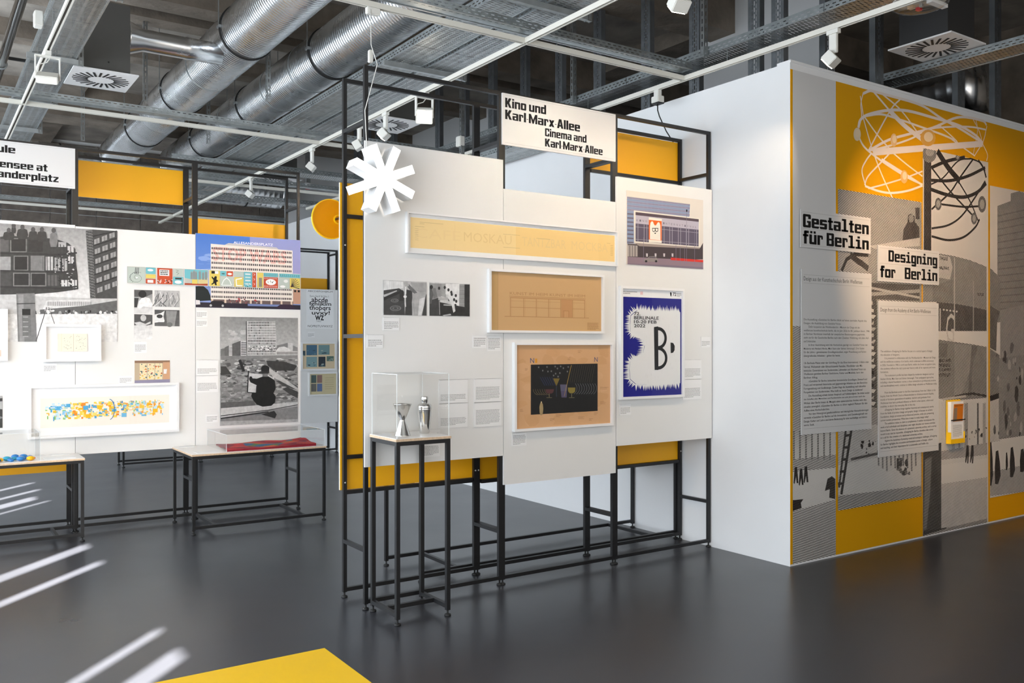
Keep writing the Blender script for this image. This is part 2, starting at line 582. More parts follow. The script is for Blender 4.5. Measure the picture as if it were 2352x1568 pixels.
def board(rk, x0, x1, y, z0, z1, m='board', name='board', t=0.012):
    """board with its face at y; a negative t puts the body in front of the face"""
    return B(name, x0, x1, min(y, y + t), max(y, y + t), z0, z1, m, rk)

YF = 5.045
XS = [2.318, 3.342, 4.360, 5.384]
main = rack('tall black steel display rack carrying three white boards and the cinema sign', XS, YF, 5.395, 3.388)
PY = YF - 0.012
bA = board(main, 2.314, 3.343, PY, 0.890, 2.916)
bB = board(main, 3.347, 4.357, PY, 0.689, 2.719)
bC = board(main, 4.362, 5.386, PY, 0.890, 2.912)
sign1 = board(main, 3.337, 4.356, PY, 3.022, 3.376, 'board', 'sign_board')
for i, (a, b, z0, z1) in enumerate(((2.305, 3.335, 0.70, 2.71), (3.35, 4.35, 0.68, 2.70), (4.365, 5.38, 0.68, 2.69), (4.365, 5.38, 3.03, 3.36))):
    B('yellow_board', a, b, 5.396, 5.399, z0, z1, 'yellow', main)
    B('back_board', a, b, 5.3995, 5.412, z0, z1, 'board', main)
    rail_x(a + 0.03, b - 0.03, 5.38, z0 - 0.014, main, 'back_rail')

XS2 = [0.150, 1.176, 2.201, 3.228]
YF2 = 8.572
rack2 = rack('black steel display rack behind the two low tables, carrying city photographs', XS2, YF2, 8.93, 3.388)
PY2 = YF2 - 0.012
for a, b, z0, z1 in ((0.15, 1.174, 0.69, 2.70), (1.178, 2.199, 0.685, 2.69), (2.203, 3.230, 0.69, 2.703)):
    board(rack2, a, b, PY2, z0, z1)
sign2 = board(rack2, 0.15, 1.174, PY2, 3.018, 3.37, 'board', 'sign_board')
for a, b, z0, z1 in ((0.16, 1.17, 0.50, 2.51), (2.21, 3.22, 0.88, 2.895), (1.19, 2.19, 3.01, 3.345), (1.19, 2.19, 0.9, 2.6)):
    B('yellow_board', a, b, 8.931, 8.934, z0, z1, 'yellow', rack2)
    B('back_board', a, b, 8.9345, 8.947, z0, z1, 'board', rack2)

XS3 = [2.318, 3.342, 4.360, 5.384]
rack3 = rack('distant black steel display rack with the alphabet poster, against the white partition', XS3, 12.70, 13.05, 3.10)
PY3 = 12.688
for a, b, z0, z1 in ((2.33, 3.33, 0.69, 2.70), (3.35, 4.35, 0.67, 2.70), (4.362, 5.384, 0.47, 2.488)):
    board(rack3, a, b, PY3, z0, z1)
for a, b, z0, z1 in ((2.33, 3.33, 0.7, 3.02), (4.365, 5.36, 0.7, 2.68)):
    B('yellow_board', a, b, 13.051, 13.054, z0, z1, 'yellow', rack3)

# ------------------------------------------------------------------ tables and pedestal
def leg_frame(rk, x0, x1, y0, y1, h, inset=0.22):
    for px in (x0 + T / 2, x1 - T / 2):
        for py in (y0 + T / 2, y1 - T / 2):
            p = B('leg', px - T / 2, px + T / 2, py - T / 2, py + T / 2, 0.036, h, 'black', rk)
            foot(px, py, p)
    for py in (y0 + T / 2, y1 - T / 2):
        rail_x(x0 + T, x1 - T, py, h - T / 2, rk, 'top_rail')
    for px in (x0 + T / 2, x1 - T / 2):
        rail_y(px, y0 + T, y1 - T, h - T / 2, rk, 'top_rail')

def table(label, x0, x1, y0, y1, h, group, inset=0.20):
    t = thing('display_table', label, 'table', ((x0 + x1) / 2, (y0 + y1) / 2, 0), group)
    leg_frame(t, x0, x1, y0, y1, h - 0.018)
    for py in (y0 + T / 2, y1 - T / 2):
        rail_x(x0 + T, x1 - T, py, 0.06, t, 'bottom_rail')
    for px in (x0 + inset, x1 - inset):
        rail_y(px, y0 + T, y1 - T, 0.06, t, 'bottom_rail')
    B('table_edge', x0 - 0.005, x1 + 0.005, y0 - 0.005, y1 + 0.005, h - 0.018, h - 0.003, 'ply', t)
    B('table_top', x0 - 0.004, x1 + 0.004, y0 - 0.004, y1 + 0.004, h - 0.003, h, 'table', t)
    return t

TB = 0.70
table('low display table with a red cloth under a clear case', 1.995, 3.212, 7.855, 8.548, TB, 'low display tables')
table('low display table with blue and yellow beads, partly out of view', -0.04, 1.185, 8.135, 8.548, TB, 'low display tables')
table('long low table behind the tall rack with the cinema sign', 2.91, 5.385, 5.42, 5.99, 0.70, None, 0.3)
ped = thing('display_pedestal', 'tall narrow black pedestal holding the cocktail shaker and jigger', 'pedestal', (2.52, 4.84, 0))
PX0, PX1, PYA, PYB, PH = 2.340, 2.705, 4.652, 5.008, 1.098
leg_frame(ped, PX0, PX1, PYA, PYB, PH - 0.018)
for px in (PX0 + T / 2, PX1 - T / 2):
    rail_y(px, PYA + T, PYB - T, 0.06, ped, 'bottom_rail')
rail_x(PX0 + T, PX1 - T, (PYA + PYB) / 2, 0.06, ped, 'bottom_rail')
B('pedestal_edge', PX0 - 0.004, PX1 + 0.004, PYA - 0.004, PYB + 0.004, PH - 0.018, PH - 0.003, 'ply', ped)
B('pedestal_top', PX0 - 0.003, PX1 + 0.003, PYA - 0.003, PYB + 0.003, PH - 0.003, PH, 'table', ped)
# ------------------------------------------------------------------ ceiling services
def PX(u, v, ax, val):
    """point of the plane ax = val seen at photograph pixel (u, v)"""
    r = Vector((math.cos(CAM_A), -math.sin(CAM_A), 0))
    f = Vector((math.sin(CAM_A), math.cos(CAM_A), 0))
    d = r * ((u - 1176) / CAM_F) + f + Vector((0, 0, (CAM_Y0 - v) / CAM_F))
    c = Vector((0, 0, CAM_H))
    k = 'xyz'.index(ax)
    return c + d * ((val - c[k]) / d[k])

def ribbed(axis, c, r, a0, a1, pitch=0.042, n=48):
    m = MB()
    prof = []
    t = a0
    while t < a1:
        prof += [(r, t), (r, t + pitch * 0.72), (r + 0.0019, t + pitch * 0.82), (r + 0.0019, t + pitch * 0.92)]
        t += pitch
    prof.append((r, a1))
    m.lathe(prof, n, axis, c)
    return m

def ring(axis, c, r, at, wd):
    m = MB()
    m.lathe([(r, at), (r + 0.012, at), (r + 0.012, at + wd), (r, at + wd)], 48, axis, c, False)
    return m

def main_duct(label, x, z, r, y0, y1, bands, seams):
    d = thing('air_duct', label, 'duct', (x, y0, z), 'large spiral ducts under the ceiling')
    ribbed('y', (x, 0, z), r, y0, y1).build('duct_pipe', 'duct', d, True)
    for y in bands:
        b = ring('y', (x, 0, z), r, y, 0.022).build('clamp_band', 'rubber', d)
        for s in (-1, 1):
            B('clamp_lug', x + s * (r + 0.012) - 0.012, x + s * (r + 0.012) + 0.012, y - 0.02, y + 0.042, z - 0.012, z + 0.012, 'galv', b)
            B('hanger_rod', x + s * (r + 0.014) - 0.004, x + s * (r + 0.014) + 0.004, y + 0.007, y + 0.015, z + 0.012, ZC, 'galv', b)
    for y in seams:
        ring('y', (x, 0, z), r - 0.007, y, 0.012).build('seam', 'galv', d)
    return d

Yb = lambda u, v: PX(u, v, 'z', 4.33).y
main_duct('large galvanised spiral duct with black clamp bands, joined to the grey air box', 2.58, 4.57, 0.25, -2.3, 14.55,
          [Yb(568, 132), Yb(406, 256), Yb(320, 332), 4.6], [Yb(480, 205), Yb(345, 300)])
main_duct('large galvanised spiral duct running above the twin cable trays', 3.44, 4.54, 0.25, -2.3, 14.55,
          [Yb(757, 169), Yb(568, 280), Yb(478, 355), 5.0], [Yb(700, 200), Yb(640, 245), Yb(530, 310)])
for y_, x0_, x1_, z_, lab in ((14.9, 0.2, 2.35, 4.42, 'spiral duct crossing the far end of the hall, behind the low cut-off sign'),
                              (15.1, 2.9, 5.3, 4.30, 'dark spiral duct crossing the hall beyond the distant rack')):
    d = thing('air_duct', lab, 'duct', (x0_, y_, z_))
    ribbed('x', (0, y_, z_), 0.27, x0_, x1_, 0.09).build('duct_pipe', 'duct', d, True)
    for k in (0.25, 0.75):
        ring('x', (0, y_, z_), 0.27, x0_ + (x1_ - x0_) * k, 0.02).build('clamp_band', 'rubber', d)
dr = thing('air_duct', 'dark spiral duct above the mural wall', 'duct', (8.6, 4.4, 4.1))
ribbed('y', (8.75, 0, 4.22), 0.26, 4.60, 12.0, 0.12).build('duct_pipe', 'duct', dr, True)
ring('y', (8.75, 0, 4.22), 0.26, 5.6, 0.03).build('clamp_band', 'rubber', dr)
dr = thing('air_duct', 'slim shiny pipe beside the broad cable tray', 'duct', (0.62, -2.0, 4.35))
m = MB()
m.lathe([(0.042, -2.3), (0.042, 13.6)], 24, 'y', (0.70, 0, 4.36))
m.build('pipe', 'chrome', dr, True)
for y in (5.5, 7.4, 9.8):
    ring('y', (0.70, 0, 4.36), 0.043, y, 0.02).build('pipe_clip', 'galv', dr)
    B('clip_arm', 0.30, 1.02, y, y + 0.03, 4.415, 4.44, 'dark_box', dr)

SLOT = None

def diffuser(x0, x1, y0, y1, z, ztop, lab, mbox, n=24):
    global SLOT
    d = thing('air_diffuser', lab, 'diffuser', ((x0 + x1) / 2, (y0 + y1) / 2, z))
    B('plate', x0, x1, y0, y1, z, z + 0.012, 'frame_white', d)
    cx, cy = (x0 + x1) / 2, (y0 + y1) / 2
    if SLOT is None:
        s = MB()
        s.box(0, 0.125, -0.0085, 0.0085, -0.003, 0.0)
        SLOT = s.mesh('slot', M['rubber'], (0, 0, 0))
    for k in range(n):
        a = 2 * math.pi * k / n
        r0 = 0.115 * (x1 - x0) / 0.56
        o = link('slot', SLOT, d, (cx + r0 * math.cos(a), cy + r0 * math.sin(a), z))
        o.rotation_euler = (0, 0, a + 0.22)
    b = B('air_box', x0 + 0.06, x1 - 0.06, y0 + 0.06, y1 - 0.06, z + 0.012, ztop, mbox, d)
    return d, b

d1, b1 = diffuser(1.118, 1.636, 8.236, 8.836, 4.0, 4.62, 'square white air diffuser under a grey box piped to the large duct', 'grey_box')
m = MB()
m.lathe([(0.145, 0.0), (0.145, 0.02), (0.10, 0.14), (0.10, 0.50), (0.103, 0.51), (0.103, 0.55), (0.10, 0.56), (0.10, 0.835)], 32, 'x', (1.576, 8.47, 4.40))
m.build('branch_pipe', 'duct', d1, True)
for x, y, z in ((1.576, 8.4, 4.35), (1.576, 8.72, 4.35), (1.40, 8.296, 4.1), (1.2, 8.296, 4.38)):
    B('box_screw', x - 0.006, x + 0.006, y - 0.006, y + 0.006, z - 0.006, z + 0.006, 'rubber', d1)
diffuser(3.905, 4.470, 8.262, 8.86, 4.0, 4.5, 'square white air diffuser behind the tall rack, near the white partition', 'grey_box')
diffuser(6.455, 6.955, 3.63, 4.15, 4.0, 4.75, 'square air diffuser on a black box above the mural', 'dark_box')
diffuser(0.35, 0.93, 12.9, 13.5, 3.99, 4.3, 'distant air diffuser above the low cut-off sign', 'grey_box')
diffuser(3.98, 4.58, 12.05, 12.65, 3.99, 4.3, 'distant air diffuser above the rack with the city photographs', 'grey_box')

# cable trays ------------------------------------------------------
def tray(lab, axis, a0, a1, c0, c1, z, hrail=0.058, sect=2.0, bottom='tray_bottom', group=None):
    """axis: run direction; a0..a1 along the run; c0..c1 across; z underside"""
    loc = (c0, a0, z) if axis == 'y' else (a0, c0, z)
    t = thing('cable_tray', lab, 'cable tray', loc, group)
    P = (lambda a, c, zz: (c, a, zz)) if axis == 'y' else (lambda a, c, zz: (a, c, zz))
    n = max(1, round((a1 - a0) / sect))
    L = (a1 - a0) / n
    for i in range(n):
        s0, s1 = a0 + i * L, a0 + (i + 1) * L - 0.006
        mb = MB()
        mb.face([P(s0, c0, z), P(s1, c0, z), P(s1, c1, z), P(s0, c1, z)], [(s0, 0), (s1, 0), (s1, c1 - c0), (s0, c1 - c0)])
        b = mb.build('tray_base', bottom, t)
        for c in (c0, c1):
            mb = MB()
            mb.face([P(s0, c, z), P(s1, c, z), P(s1, c, z + hrail), P(s0, c, z + hrail)], [(s0, 0), (s1, 0), (s1, hrail), (s0, hrail)])
            k = 0.012 if c == c0 else -0.012
            mb.face([P(s0, c, z + hrail), P(s1, c, z + hrail), P(s1, c + k, z + hrail), P(s0, c + k, z + hrail)], [(0, 0.001)] * 4)
            mb.build('tray_rail', 'tray_rail', t)
            e = 0.004
            mb = MB()
            x0, x1 = sorted((c, c + k))
            p, q = P(s0, x0, z - e), P(s1, x1, z - 0.0005)
            mb.box(min(p[0], q[0]), max(p[0], q[0]), min(p[1], q[1]), max(p[1], q[1]), z - e, z - 0.0005)
            mb.build('tray_lip', 'galv', t)
    return t

tray('perforated cable tray running beside the large duct, first of the twin trays', 'y', -2.3, 14.6, 3.24, 3.555, 4.0, group='twin cable trays')
tray('perforated cable tray next to the lighting track, second of the twin trays', 'y', -2.3, 14.6, 3.60, 3.90, 4.0, group='twin cable trays')
tray('broad perforated cable tray beside the slim shiny pipe', 'y', -2.3, 12.9, 0.80, 1.13, 4.04)
tray('perforated cable tray above the corner of the white partition', 'y', -2.3, 12.0, 5.20, 5.56, 3.95)
tray('short perforated cable tray above the mural wall', 'y', -1.0, 4.6, 6.93, 7.2, 3.93)
tray('dark cable tray crossing the far hall, in front of the white partition', 'x', 2.6, 5.15, 11.2, 11.5, 3.92)
tray('distant cable tray low under the ceiling, beyond the far lighting track', 'x', 0.6, 7.2, 13.3, 13.6, 3.86)
tray('short cable tray along the white partition, behind the tall rack', 'y', 7.2, 10.4, 4.95, 5.3, 3.62)

def hanger(lab, x, y, z0, z1=ZC, arm=None, face='y'):
    h = thing('steel_hanger', lab, 'hanger', (x, y, z0), 'perforated steel hangers of the cable trays')
    mb = MB()
    wd = 0.041
    H = z1 - z0
    for p, q in (((x, y), (x + wd, y)), ((x, y), (x, y + wd)), ((x + wd, y), (x + wd, y + wd))):
        mb.face([(p[0], p[1], z0), (q[0], q[1], z0), (q[0], q[1], z1), (p[0], p[1], z1)], [(0, 0), (0, wd), (H, wd), (H, 0)])
    mb.build('channel', 'strut_perf', h)
    B('ceiling_plate', x - 0.05, x + wd + 0.05, y - 0.05, y + wd + 0.05, z1 - 0.008, z1, 'galv', h)
    if arm:
        B('bracket_arm', min(arm, x), max(arm, x + wd), y + 0.002, y + 0.039, z0 + 0.005, z0 + 0.045, 'galv', h)
    return h

for lab, u, v, x, arm in (('perforated hanger beside the grey air box', 180, 170, 1.14, 0.76), ('perforated hanger where the broad tray meets the first cross track', 122, 275, 1.14, 0.76),
                     ('perforated hanger near the slim shiny pipe, above the cut-off sign', 88, 320, 1.14, 0.76),
                     ('perforated hanger nearest the top edge, beside the broad tray', 268, 20, 1.14, 0.76),
                     ('perforated hanger with a bracket above the tall rack', 1063, 180, 3.95, 3.2),
                     ('perforated hanger with a bracket high beside the lighting track', 1350, 40, 3.95, 3.2),
                     ('perforated hanger carrying the tray at the partition corner', 1648, 120, 5.30, None),
                     ('perforated hanger carrying the tray behind the cinema sign', 1345, 175, 5.30, None),
                     ('perforated hanger between the ducts and the white partition', 545, 385, 3.95, 3.2),
                     ('perforated hanger carrying the short tray along the partition', 1130, 290, 5.30, None)):
    p = PX(u, v, 'x', x)
    hanger(lab, x if x < 5 else (5.148 if 'corner' in lab or 'cinema' in lab else 4.905), p.y, (3.6 if 'short tray' in lab else 3.93) if x > 4.5 else (3.985 if x < 2 else 3.945), ZC, arm)
for lab, x, y in (('thin steel hanger standing clear behind the first duct', 1.95, 9.6), ('thin steel hanger between the two large ducts', 3.02, 11.2),
                  ('thin steel hanger left of the first large duct, far down', 1.70, 11.9), ('thin steel hanger between the ducts, near the smoke detector', 3.0, 8.9)):
    hanger(lab, x, y, 4.15)
m = MB()
m.lathe([(0.05, 0.0), (0.05, -0.02), (0.035, -0.045), (0.0, -0.05)], 20, 'z', (3.02, 8.45, 4.75))
sd = thing('smoke_detector', 'round white smoke detector between the two large ducts', 'detector', (3.02, 8.45, 4.75))
m.build('detector_head', 'white_plastic', sd, True)
B('detector_mount', 3.0, 3.04, 8.43, 8.47, 4.75, ZC, 'galv', sd)
B('detector_arm', 2.99, 3.05, 8.44, 8.9, 4.752, 4.77, 'galv', sd)

# lighting tracks --------------------------------------------------
TZ = 3.80

def track(lab, axis, a0, a1, c, wz=3.868, group=None):
    loc = (c, a0, TZ) if axis == 'y' else (a0, c, TZ)
    t = thing('lighting_track', lab, 'track', loc, group)
    h = 0.018
    def bx(n, c0, c1, z0, z1, m):
        if axis == 'y': return B(n, c0, c1, a0, a1, z0, z1, m, t)
        return B(n, a0, a1, c0, c1, z0, z1, m, t)
    bx('track_back', c - h, c + h, TZ + 0.012, TZ + 0.036, 'track')
    bx('track_lip', c - h, c - h + 0.009, TZ, TZ + 0.012, 'track')
    bx('track_lip', c + h - 0.009, c + h, TZ, TZ + 0.012, 'track')
    bx('groove', c - h + 0.009, c + h - 0.009, TZ + 0.009, TZ + 0.012, 'dark_groove')
    k = a0 + 0.8
    while k < a1:
        x, y = (c, k) if axis == 'y' else (k, c)
        B('wire', x - 0.0015, x + 0.0015, y - 0.0015, y + 0.0015, TZ + 0.036, wz, 'galv', t)
        k += 1.7
    return t

track('cream lighting track running over the tall rack with the lit star', 'y', -2.3, 16.5, 3.62, 3.993)
track('cream lighting track along the top of the white partition', 'y', 0.5, 13.5, 5.20, 3.943)
track('cream lighting track under the broad cable tray', 'y', -2.3, 16.5, 0.815, 4.034)
for lab, y, x1 in (('cream cross track directly above the tall rack', 5.16, 5.18), ('cream cross track in front of the large ducts, above the red cloth', 9.0, 7.0),
                   ('third cream cross track, beyond the yellow sign back', 12.0, 7.0), ('farthest cream cross track, below the cut-off sign', 15.45, 7.0)):
    track(lab, 'x', -2.0, x1, y)
for y, x1, lab in ((5.16, 5.2, 'perforated channel over the nearest cross track'), (9.0, 7.0, 'perforated channel over the second cross track'), (12.0, 7.0, 'perforated channel over the third cross track'),
                   (15.45, 7.0, 'perforated channel over the farthest cross track')):
    tray(lab, 'x', -2.0, x1, y - 0.10, y + 0.02, 3.87, 0.05, 4.0, 'tray_rail')

def aim(o, d):
    o.rotation_euler = Vector(d).to_track_quat('-Z', 'Y').to_euler()

def spot(lab, x, y, d, power=0.0, lit=False, size=50, color=(1.0, 0.80, 0.58), stem=0.07):
    """track spotlight: adapter, stem plate and tilted flat head pointing along d"""
    s = thing('track_spotlight', lab, 'spotlight', (x, y, TZ - 0.2))
    d = Vector(d).normalized()
    B('adapter', x - 0.017, x + 0.017, y - 0.045, y + 0.045, TZ - 0.03, TZ - 0.001, 'white_plastic', s)
    B('stem', x - 0.012, x + 0.012, y - 0.03, y + 0.03, TZ - 0.03 - stem - 0.06, TZ - 0.03, 'white_plastic', s, 0.003)
    q = d.to_track_quat('-Z', 'Y')
    c = Vector((x, y, TZ - 0.05 - stem - 0.065)) + d * 0.02
    hd = link('lamp_head', box_mesh(0.105, 0.085, 0.075, M['white_plastic'], 0.004), s, c)
    hd.rotation_euler = q.to_euler()
    off = c + d * 0.040
    ln = link('lens', box_mesh(0.088, 0.068, 0.006, M['glow_lamp' if lit else 'dark_box']), s, off)
    ln.rotation_euler = q.to_euler()
    if power:
        l = bpy.data.lights.new('spot_beam', 'SPOT')
        l.energy = power
        l.color = color
        l.spot_size = math.radians(size)
        l.spot_blend = 0.8
        l.shadow_soft_size = 0.03
        o = bpy.data.objects.new('spot_beam', l)
        col.objects.link(o)
        o.parent = s
        o.location = off + d * 0.02 - org(s)
        aim(o, d)
    return s

def to(a, b):
    return Vector(b) - Vector(a)

HZ = TZ - 0.19
spot('track spotlight at the top edge, above the cinema sign, aimed at the boards', 3.62, 3.62, to((3.62, 3.62, HZ), (3.9, 5.0, 2.3)), 72, True, 100)
spot('track spotlight hanging just above the top of the first white board', 3.62, 7.42, to((3.62, 7.42, HZ), (2.6, 8.5, 2.3)), 70, True, 80)
spot('track spotlight seen through the rack, between its two left posts', 3.62, 8.0, (-0.7, 0.5, -0.5))
spot('track spotlight in front of the second cross track', 3.62, 9.24, (-0.5, 0.3, -0.75))
spot('track spotlight seen inside the yellow-boarded rack frame', 3.62, 11.36, (-0.45, 0.4, -0.75))
spot('track spotlight above the top edge of the mural wall', 5.20, 3.75, to((5.2, 3.75, HZ), (4.8, 5.03, 2.5)), 45, True, 80)
# lamps of the same tracks that hang before the left edge of the view
spot('track spotlight out of view, aimed at the bead table', 0.815, 4.4, to((0.815, 4.4, HZ), (1.2, 8.5, 1.5)), 230, True, 62)
spot('track spotlight out of view, aimed at the mural', 5.20, 2.35, to((5.2, 2.35, HZ), (7.7, 4.26, 2.0)), 420, True, 62, (1.0, 0.66, 0.38))

def flood(lab, x, y, d, mat_l, power, zz=TZ):
    s = thing('track_floodlight', lab, 'floodlight', (x, y, zz - 0.25))
    d = Vector(d).normalized()
    B('adapter', x - 0.02, x + 0.02, y - 0.05, y + 0.05, zz - 0.03, zz - 0.001, 'white_plastic', s)
    B('yoke', x - 0.085, x + 0.085, y - 0.015, y + 0.015, zz - 0.042, zz - 0.030, 'white_plastic', s)
    for k in (-1, 1):
        B('yoke_arm', x + k * 0.08 - 0.004, x + k * 0.08 + 0.004, y - 0.015, y + 0.015, zz - 0.20, zz - 0.042, 'white_plastic', s)
    q = d.to_track_quat('-Z', 'Y')
    c = Vector((x, y, zz - 0.19))
    hd = link('lamp_head', box_mesh(0.145, 0.13, 0.055, M['white_plastic'], 0.005), s, c)
    hd.rotation_euler = q.to_euler()
    ln = link('lens', box_mesh(0.12, 0.105, 0.006, M[mat_l]), s, c + d * 0.028)
    ln.rotation_euler = q.to_euler()
    mb = MB()
    mb.tube([(x + 0.02, y, zz - 0.035), (x + 0.0, y + 0.02, zz - 0.07), (x - 0.05, y + 0.03, zz - 0.09), (x - 0.06, y + 0.03, zz - 0.15)], 0.004, 6)
    mb.build('flex', 'cable', s, True)
    if power:
        l = bpy.data.lights.new('flood_beam', 'SPOT')
        l.energy = power
        l.color = (1.0, 0.82, 0.62)
        l.spot_size = math.radians(110)
        l.spot_blend = 1.0
        l.shadow_soft_size = 0.06
        o = bpy.data.objects.new('flood_beam', l)
        col.objects.link(o)
        o.parent = s
        o.location = c + d * 0.05 - org(s)
        aim(o, d)

flood('lit rectangular floodlight hanging behind the tall rack', 3.62, 6.67, (-0.35, -0.75, -0.55), 'glow_lamp', 25)
flood('square floodlight in a yoke hanging from the broad tray track', 0.815, 7.28, (0.1, 0.5, -0.9), 'white_plastic', 0)

# junction boxes on trays, alarm sounders
for lab, u, v, x, s in (('small white box clipped to the twin trays above the tall rack', 931, 155, 3.60, 0.05), ('small white box on the short tray along the partition', 1057, 325, 4.919, 0.05),
                     ('small white box at the top of the slim pipe, beside the broad tray', 88, 45, 0.769, 0.05)):
    p = PX(u, v, 'x', x)
    b = B('junction_box', p.x - 0.03, p.x + 0.03, p.y - 0.05, p.y + 0.05, p.z - 0.055, p.z + 0.055, 'white_plastic', None, 0.006)
    tag(b, lab, 'box')
for lab, u, v, mb_ in (('white alarm sounder with a red base near the far white partition', 707, 430, 'red'), ('plain white ceiling beacon beside the alarm sounder with the red base', 655, 421, 'white_plastic')):
    p = PX(u, v, 'y', 12.6)
    s = thing('alarm_sounder', lab, 'alarm', p)
    m = MB(); m.lathe([(0.042, -0.01), (0.052, 0.05), (0.052, 0.06)], 20, 'z', p); m.build('sounder_body', 'frame_white', s, True)
    m = MB(); m.lathe([(0.035, -0.028), (0.042, -0.011)], 20, 'z', p); m.build('sounder_lens', mb_, s, True)
    B('sounder_mount', p.x - 0.03, p.x + 0.03, p.y - 0.03, p.y + 0.03, p.z + 0.06, ZC, 'galv', s)

# plug adapter and black lead of the rack
ap = thing('track_adapter', 'white plug adapter on the partition track with a black lead to the rack', 'adapter', (5.2, 5.47, 3.65))
B('adapter_neck', 5.18, 5.22, 5.44, 5.50, 3.745, TZ, 'white_plastic', ap, 0.004)
B('adapter_body', 5.165, 5.235, 5.425, 5.515, 3.69, 3.745, 'white_plastic', ap, 0.005)
B('adapter_base', 5.167, 5.233, 5.427, 5.513, 3.68, 3.69, 'rubber', ap)
m = MB()
m.tube([(5.2, 5.47, 3.68), (5.2, 5.47, 3.63), (5.215, 5.465, 3.58), (5.28, 5.45, 3.46), (5.365, 5.418, 3.33), (5.378, 5.408, 3.28), (5.372, 5.405, 3.1), (5.376, 5.405, 2.9)], 0.005, 8)
m.build('lead', 'rubber', ap, True)

# clear round luminaire at the track end, top right
p = PX(2112, 12, 'x', 5.42)
cl = thing('round_luminaire', 'clear round luminaire with bare electronics at the end of the partition track', 'lamp', p)
m = MB(); m.lathe([(0.0, -0.04), (0.08, -0.036), (0.14, -0.02), (0.175, 0.0), (0.18, 0.02), (0.176, 0.02), (0.17, 0.002)], 40, 'z', p); m.build('clear_cover', 'acrylic', cl, True)
m = MB(); m.lathe([(0.165, 0.022), (0.165, 0.03)], 40, 'z', p); m.build('carrier_plate', 'white_plastic', cl)
q = B('led_bar', p.x - 0.02, p.x + 0.16, p.y - 0.10, p.y - 0.06, p.z - 0.012, p.z + 0.012, 'frame_white', cl)
for dx, dy, s, mm in ((-0.09, 0.02, 0.03, 'rubber'), (-0.05, -0.06, 0.025, 'galv'), (0.0, 0.05, 0.035, 'ply'), (0.07, 0.04, 0.03, 'red'), (0.03, 0.0, 0.02, 'galv')):
    B('component', p.x + dx, p.x + dx + s, p.y + dy, p.y + dy + s, p.z, p.z + 0.02, mm, cl)

# steel studs on top of the partition
def stud(lab, x, y, turn=False):
    s = thing('steel_stud', lab, 'stud', (x, y, 0), 'steel studs above the partition')
    mb = MB()
    wd, fl, z0, z1 = 0.12, 0.055, 0.0, ZC
    H = z1 - z0
    if not turn:
        a, b, c, d = (x, y), (x, y + wd), (x + fl, y), (x + fl, y + wd)
    else:
        a, b, c, d = (x, y), (x + wd, y), (x, y + fl), (x + wd, y + fl)
    mb.face([(*a, z0), (*b, z0), (*b, z1), (*a, z1)], [(0, 0), (0, wd), (H, wd), (H, 0)])
    mb.build('stud_web', 'stud_perf', s)
    for p, q in ((a, c), (b, d)):
        mb = MB()
        mb.face([(*p, z0), (*q, z0), (*q, z1), (*p, z1)])
        mb.build('stud_flange', 'stud', s)
    return s

where = ['first', 'second', 'third', 'fourth', 'fifth', 'sixth', 'seventh', 'eighth', 'ninth', 'tenth', 'eleventh', 'twelfth', 'thirteenth', 'fourteenth']
for i, u in enumerate((1800, 1745, 1606, 1493, 1381, 1291, 1209, 1134, 1070, 1010, 905, 870, 845, 820)):
    p = PX(u, 200, 'x', WX + 0.20)
    stud('perforated steel stud on the white partition, %s from its corner' % where[i], WX + 0.20, p.y)
for i, u in enumerate((1895, 2010, 2200, 2285)):
    p = PX(u, 250, 'y', WY + 0.14)
    stud('perforated steel stud above the mural wall, %s from the corner' % where[i], p.x, WY + 0.14, True)
# ------------------------------------------------------------------ flat prints
def lin(c):
    if isinstance(c, str):
        v = [int(c[i:i + 2], 16) / 255 for i in (1, 3, 5)]
    elif isinstance(c, (int, float)):
        v = [c / 255] * 3
    else:
        return c
    return tuple(x / 12.92 if x <= 0.04045 else ((x + 0.055) / 1.055) ** 2.4 for x in v)

GL = {}

def glyphs(s, bold):
    k = (s, bold)
    if k not in GL:
        cu = bpy.data.curves.new('lettering', 'FONT')
        cu.body = s
        cu.offset = bold
        cu.fill_mode = 'FRONT'
        cu.resolution_u = 2
        o = bpy.data.objects.new('lettering', cu)
        col.objects.link(o)
        dg = bpy.context.evaluated_depsgraph_get()
        me = o.evaluated_get(dg).to_mesh()
        V = [(v.co.x, v.co.y) for v in me.vertices]
        Fc = [tuple(p.vertices) for p in me.polygons]
        o.evaluated_get(dg).to_mesh_clear()
        bpy.data.objects.remove(o)
        bpy.data.curves.remove(cu)
        GL[k] = (V, Fc)
    return GL[k]

